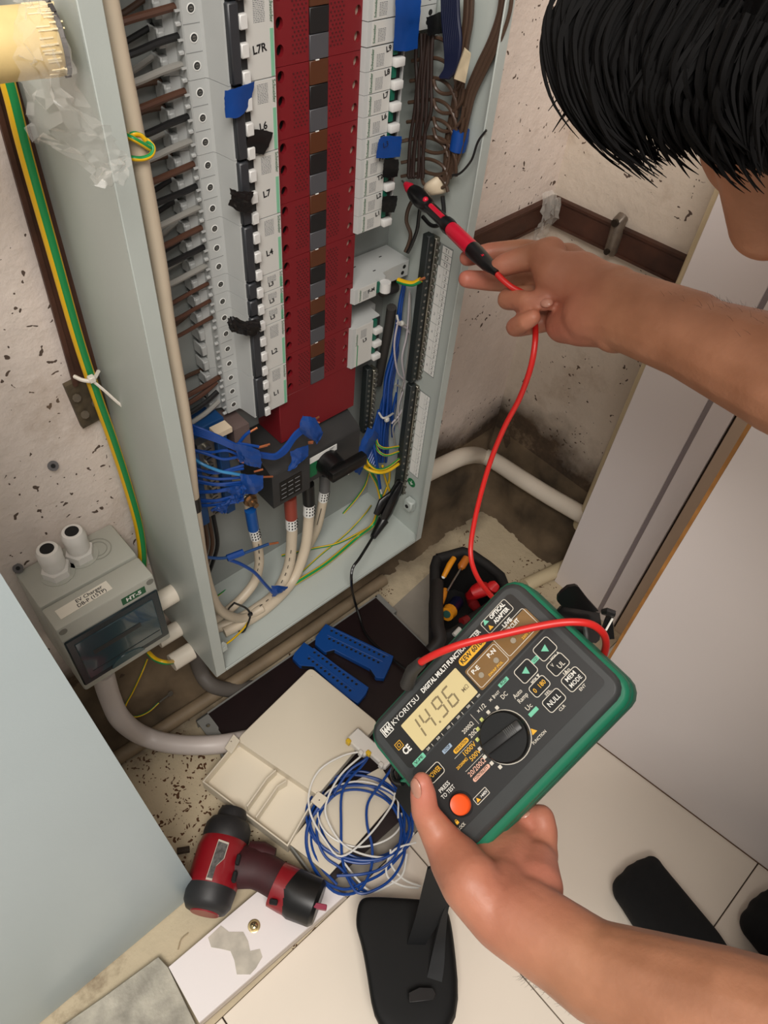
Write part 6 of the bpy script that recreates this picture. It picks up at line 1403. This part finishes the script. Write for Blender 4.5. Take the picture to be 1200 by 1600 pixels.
chain((lk[0], .0120), (TL(.035, .075, -.070), .0092), (TL(.060, .085, -.064), .0082))
chain((lk[1], .0122), (TL(.058, .055, -.069), .0095), (TL(.085, .064, -.064), .0084))
chain((lk[2], .0120), (TL(.068, .030, -.068), .0094), (TL(.094, .040, -.064), .0082))
chain((lk[3], .0122), (pd(850, 1300, .583), .0112), (pd(846, 1278, .587), .0108), (pd(824, 1277, .592), .0100), (pd(812, 1284, .594), .0086))
# head
Hc = pd(1352, 4, .335)
Fh = V((.70, .50, -.52)).normalized(); Uh = V((.10, .50, .86)); Uh = (Uh - Fh * Uh.dot(Fh)).normalized(); Rh = Fh.cross(Uh)
def hd_(f, u, r): return Hc + Fh * f + Uh * u + Rh * r
chain((hd_(-.025, .012, 0), .074), (hd_(.020, .012, 0), .072)); chain((hd_(.03, -.01, -.012), .060), (hd_(.03, -.01, .012), .060))
for s in (-1, 1):
    chain((hd_(.030, -.040, .028 * s), .040), (hd_(.045, -.075, .020 * s), .027), (hd_(.070, -.098, .006 * s), .018))
    chain((hd_(.000, -.050, .040 * s), .030), (hd_(.030, -.085, .034 * s), .022))
    chain((hd_(.064, -.030, .030 * s), .022), (hd_(.070, -.045, .020 * s), .022))
    chain((hd_(-.004, .006, .074 * s), .010), (hd_(-.006, -.012, .078 * s), .012), (hd_(.002, -.032, .072 * s), .008))   # ear
    chain((hd_(.080, .012, .014 * s), .012), (hd_(.074, .012, .036 * s), .012))
chain((hd_(.086, -.004, 0), .009), (hd_(.098, -.034, 0), .0095)); chain((hd_(.090, -.040, -.010), .0075), (hd_(.090, -.040, .010), .0075))
chain((hd_(.082, -.064, -.014), .008), (hd_(.086, -.063, 0), .009), (hd_(.082, -.064, .014), .008)); chain((hd_(.078, -.074, -.010), .009), (hd_(.078, -.074, .010), .009))
chain((hd_(-.035, -.055, 0), .050), (hd_(-.06, -.10, 0).lerp(neckb, .45), .054), (neckb, .062))
# torso and legs
pel = V((.03, -.98, -.46))
chain((neckb, .075), (V((0, -.76, -.02)), .115), (V((.01, -.87, -.22)), .120), (pel, .135))
chain((shR, .060), (V((.07, -.72, .0)), .085), (V((-.07, -.71, .01)), .085), (shL, .060)); chain((V((.07, -.78, -.08)), .10), (V((.05, -.95, -.40)), .11)); chain((V((-.07, -.78, -.08)), .10), (V((-.02, -.96, -.40)), .11))
knR, anR, toR = V((.15, -.87, -.41)), V((.135, -.93, -.775)), V((.178, -.728, FZ + .020))
knL, anL, toL = V((-.05, -.84, -.43)), V((.028, -.785, -.775)), V((.084, -.592, FZ + .020))
hipR, hipL = V((.10, -1.00, -.47)), V((-.05, -1.00, -.47))
for hip, kn_, an, to in ((hipR, knR, anR, toR), (hipL, knL, anL, toL)):
    chain((hip, .085), (kn_, .056), (kn_.lerp(an, .35), .052), (an, .034))
    hl = an + (an - to) * V((1, 1, 0)) * .22; hl.z = FZ + .030
    chain((an, .034), (hl, .030)); md_ = an.lerp(to, .55); md_.z = FZ + .034
    sd = V((0, 0, 1)).cross((to - an).normalized())
    for k in (-.6, .6): chain((an - V((0, 0, .02)), .030), (md_ + sd * .018 * k, .027), (to + sd * .026 * k, .0185))
M_skin = bpy.data.materials.new('skin'); M_skin.use_nodes = True
nt = M_skin.node_tree; b = nt.nodes['Principled BSDF']; b.inputs['Roughness'].default_value = .48; b.inputs['Subsurface Weight'].default_value = .12; b.inputs['Subsurface Radius'].default_value = (.01, .004, .002); b.inputs['Subsurface Scale'].default_value = .5
at = nt.nodes.new('ShaderNodeAttribute'); at.attribute_name = 'flush'
tc = nt.nodes.new('ShaderNodeTexCoord')
def nz(sc_, det=5):
    n = nt.nodes.new('ShaderNodeTexNoise'); n.inputs['Scale'].default_value = sc_; n.inputs['Detail'].default_value = det; nt.links.new(tc.outputs['Object'], n.inputs['Vector']); return n.outputs['Fac']
rp = nt.nodes.new('ShaderNodeValToRGB'); rp.color_ramp.elements[0].color = lin((152, 102, 74)); rp.color_ramp.elements[1].color = lin((178, 124, 94)); rp.color_ramp.elements[0].position = .3; rp.color_ramp.elements[1].position = .7
nt.links.new(nz(28), rp.inputs['Fac'])
mx = nt.nodes.new('ShaderNodeMix'); mx.data_type = 'RGBA'; mx.inputs[7].default_value = lin((196, 118, 100)); nt.links.new(at.outputs['Fac'], mx.inputs[0]); nt.links.new(rp.outputs['Color'], mx.inputs[6]); nt.links.new(mx.outputs[2], b.inputs['Base Color'])
bp = nt.nodes.new('ShaderNodeBump'); bp.inputs['Strength'].default_value = .35; bp.inputs['Distance'].default_value = .0008
nt.links.new(nz(260, 6), bp.inputs['Height']); nt.links.new(bp.outputs['Normal'], b.inputs['Normal'])
per = remesh('person', S, .0023, M_skin, 7)
tag(per, 'person with black hair leaning in, right hand on the probe, left hand holding the tester', 'person')
# redness of palms, knuckles and fingertips
co = np.empty(len(per.data.vertices) * 3); per.data.vertices.foreach_get('co', co); co = co.reshape(-1, 3)
fl = np.zeros(len(co))
for p, r, k in [(pd(722, 402, .668), .03, 1.), (pd(722, 436, .662), .03, 1.), (pd(775, 418, .622), .02, .6), (pd(845, 473, .612), .02, .7), (pd(815, 500, .62), .025, .6), (pd(880, 510, .60), .04, .7), (pd(890, 440, .60), .035, .4), (pd(659, 1225, .552), .03, 1.), (pd(690, 1320, .55), .035, .5), (pd(830, 1285, .59), .03, .8), (pd(835, 1380, .54), .045, .9), (pd(770, 1370, .53), .05, .6)]:
    d = np.linalg.norm(co - np.array(p), axis=1); fl = np.maximum(fl, k * np.clip(1 - d / (r * 1.6), 0, 1))
at_ = per.data.attributes.new('flush', 'FLOAT', 'POINT'); at_.data.foreach_set('value', fl.astype(np.float32))
# nails
M_nail = mat('nail', (186, 132, 112), .3, coat=.3)
def nail(c, axis, nrm, w, l):
    axis = V(axis).normalized(); nrm = V(nrm); nrm = (nrm - axis * nrm.dot(axis)).normalized()
    mb = MB(); mb.ball((0, 0, 0), 1, u=14, v=8, sc3=(l, w, .0022)); mb.obj('nail', M_nail, per, M=frame(c, axis, nrm.cross(axis)))
nail(pd(854, 473, .5925), pd(851, 473, .60) - pd(822, 472, .608), -CF + CD * -.2, .0042, .0054)
nail(pd(650, 1232, .5440), pd(659, 1222, .55) - pd(661, 1250, .552), -CR * .8 - CF * .6, .0060, .0080)
nail(pd(818, 1272, .5850), pd(812, 1284, .594) - pd(846, 1278, .587), -CD * 1.0 - CF * .3, .0050, .0060)
# eyes
for s in (-1, 1): MB().ball(tuple(hd_(.074, -.010, .030 * s)), .0125).obj('eye', mat('eye_white', (225, 220, 215), .2), per); MB().ball(tuple(hd_(.0830, -.012, .030 * s)), .0058).obj('iris', mat('iris_dark', (34, 24, 20), .2), per)
# hair: cap plus many strands
M_hair = mat('hair_black', (9, 8, 8), .75, spec=.12)
hs = [(hd_(-.030, .022, 0), hd_(.020, .026, 0), .080, .078), (hd_(-.045, -.02, -.03), hd_(-.045, -.02, .03), .056, .056), (hd_(-.05, -.045, -.02), hd_(-.05, -.045, .02), .046, .046)]
for s in (-1, 1): hs.append((hd_(-.020, .0, .040 * s), hd_(.010, .020, .040 * s), .046, .046)); hs.append((hd_(-.015, -.015, .062 * s), hd_(-.012, .02, .060 * s), .022, .026))
hr = remesh('hair', hs, .006, M_hair, 4, per)
rr = random.Random(8); mb = MB()
def strand(root, dr0, length, droop, r, n=7):
    pts = [V(root)]; d = V(dr0).normalized()
    for k in range(n - 1):
        d = (d + V((0, 0, -1)) * droop / n + V((rr.uniform(-.06, .06), rr.uniform(-.06, .06), rr.uniform(-.06, .06)))).normalized(); p = pts[-1] + d * (length / (n - 1))
        q = p - hd_(-.005, .015, 0); lim = .0865
        if q.length < lim: p = hd_(-.005, .015, 0) + q.normalized() * lim
        pts.append(p)
    mb.tube(pts, [r, r * 1.1, r * 1.05, r * .9, r * .7, r * .45, r * .12], 4)
for k in range(2200):
    a = rr.uniform(0, 2 * math.pi); e = rr.uniform(.05, 1.0)
    dirl = (Uh * e + (Fh * math.cos(a) + Rh * math.sin(a)) * math.sqrt(max(0, 1 - e * e))).normalized()
    root = hd_(-.006, .018, 0) + V(dirl) * .080
    tang = (dirl - Uh * dirl.dot(Uh)); tang = (tang * .9 + Fh * .35 - Uh * .35).normalized()
    strand(root, tang + dirl * .10, rr.uniform(.05, .085), .9, rr.uniform(.0009, .0016))
mb.obj('hair_strands', M_hair, per)['kind'] = 'stuff'
# fringe locks falling past the forehead
mb = MB()
def lock(px, n, spread, r0):
    base = [pd(x, y, t) for x, y, t in px]
    for k in range(n):
        o_ = V((rr.uniform(-1, 1), rr.uniform(-1, 1), rr.uniform(-1, 1))) * spread; o2 = V((rr.uniform(-1, 1), rr.uniform(-1, 1), rr.uniform(-1, 1))) * spread
        pts = spline([p + o_ * (1 - i / len(base)) + o2 * (i / len(base)) * .8 for i, p in enumerate(base)], 4); m_ = len(pts)
        cut = rr.uniform(.72, 1.0); pts = pts[:max(4, int(m_ * cut))]; m_ = len(pts)
        mb.tube(pts, [r0 * (1 - (i / (m_ - 1)) ** 2.2) + .00012 for i in range(m_)], 4)
lock([(960, -60, .30), (900, 20, .305), (888, 80, .31), (905, 150, .315), (955, 215, .32), (1020, 262, .325)], 90, .010, .0013)
lock([(1000, -40, .30), (940, 40, .30), (925, 110, .305), (950, 190, .312), (1000, 240, .32), (1040, 272, .325)], 90, .009, .0013)
lock([(1050, -20, .29), (990, 70, .295), (985, 140, .30), (1005, 210, .31), (1030, 266, .318)], 50, .008, .0012)
lock([(1060, 0, .29), (1010, 90, .295), (1000, 150, .30)], 80, .014, .0016)
lock([(1100, 40, .285), (1050, 120, .29), (1055, 180, .30), (1075, 215, .31), (1098, 240, .315)], 110, .012, .0013)
lock([(1140, 60, .28), (1110, 140, .285), (1120, 195, .295), (1150, 240, .30), (1185, 270, .305)], 110, .012, .0013)
lock([(1210, 80, .275), (1180, 150, .28), (1190, 220, .285), (1215, 280, .29)], 100, .014, .0013)
mb.obj('fringe', M_hair, per)['kind'] = 'stuff'
# arm hair
mb = MB()
def arm_hair(a, b, ra, rb, n, out, spread):
    ax_ = (b - a).normalized()
    for k in range(n):
        f = rr.random(); th = rr.gauss(0, spread); o1 = out.normalized(); o2 = ax_.cross(o1).normalized()
        dn = (o1 * math.cos(th) + o2 * math.sin(th)); p = a.lerp(b, f) + dn * ((ra + (rb - ra) * f) * .93)
        d = (dn * .7 + ax_ * -.5 + V((rr.uniform(-.5, .5), rr.uniform(-.5, .5), rr.uniform(-.5, .5)))).normalized()
        mb.tube([p, p + d * .005, p + d * .009 - dn * .0015 + ax_ * -.001], [.00009, .00008, .00003], 3, cap=False)
arm_hair(wr_ + fd * .02, wr_ + fd * .16, .027, .0385, 260, -CD, .35)
arm_hair(wl.lerp(wm, .3), wm + gd * .06, .029, .0375, 300, CD - CR * .3, .35)
mb.obj('arm_hair', mat('arm_hair_brown', (50, 34, 26), .6), per)['kind'] = 'stuff'
# clothes
def tdir_(an, to):
    d = to - an; d.z = 0; return d.normalized()
M_shirt = mat('shirt_grey', (48, 50, 54), .85, var=.15, vscale=30, bump=.3, bscale=400); M_trs = mat('trouser_black', (20, 20, 22), .9, var=.2, vscale=20, bump=.3, bscale=400); M_sock = mat('sock_black', (12, 12, 13), .95, bump=.4, bscale=900)
def C_(*pts): return [(a, b, ra + .010, rb + .010) for (a, ra), (b, rb) in zip(pts, pts[1:])]
remesh('shirt', C_((neckb.lerp(shR, .18), .060), (shR, .062)) + C_((neckb.lerp(shL, .18), .060), (shL, .062)) + C_((neckb.lerp(V((0, -.76, -.02)), .18), .074), (V((0, -.76, -.02)), .117), (V((.01, -.87, -.22)), .124), (V((.025, -.95, -.40)), .136)) + C_((shR, .062), (V((.07, -.72, .0)), .087), (V((-.07, -.71, .01)), .087), (shL, .062)) + C_((V((.07, -.78, -.08)), .10), (V((.05, -.95, -.40)), .11)) + C_((V((-.07, -.78, -.08)), .10), (V((-.02, -.96, -.40)), .11)) + C_((shR, .062), (shR.lerp(elR, .5), .050)) + C_((shL, .062), (shL.lerp(elL, .45), .052)), .007, M_shirt, 4, per)
for nm_, parts in (('trousers', C_((pel, .140), (pel + V((0, .03, .05)), .138)) + C_((hipR, .092), (knR, .064), (knR.lerp(anR, .5), .060), (anR + V((0, 0, .03)), .048)) + C_((hipL, .092), (knL, .064), (knL.lerp(anL, .5), .060), (anL + V((0, 0, .03)), .048))),): remesh(nm_, parts, .007, M_trs, 4, per)
for an, to in ((anR, toR), (anL, toL)):
    q = []; hl = an + (an - to) * V((1, 1, 0)) * .22; hl.z = FZ + .031; md_ = an.lerp(to, .55); md_.z = FZ + .034; sd = V((0, 0, 1)).cross((to - an).normalized())
    q += [(an + V((0, 0, .05)), an, .037, .037), (an, hl, .037, .0315)]
    for k in (-.6, 0, .6): q += [(an - V((0, 0, .02)), md_ + sd * .026 * k, .032, .0300), (md_ + sd * .026 * k, to + sd * .034 * k, .0300, .0215)]
    q += [(md_, to + tdir_(an, to) * .004, .030, .0215), (to - sd * .02, to + sd * .02, .021, .021)]
    # the toes show as shallow bumps through the knit
    tdir = (to - an); tdir.z = 0; tdir.normalize()
    for k, ln in zip((-1.0, -.5, 0, .5, 1.0), (.014, .016, .013, .009, .003)): q += [(to + sd * .030 * k * .8, to + sd * .030 * k + tdir * (ln - .004), .018, .0135)]
    remesh('sock', q, .004, M_sock, 4, per)
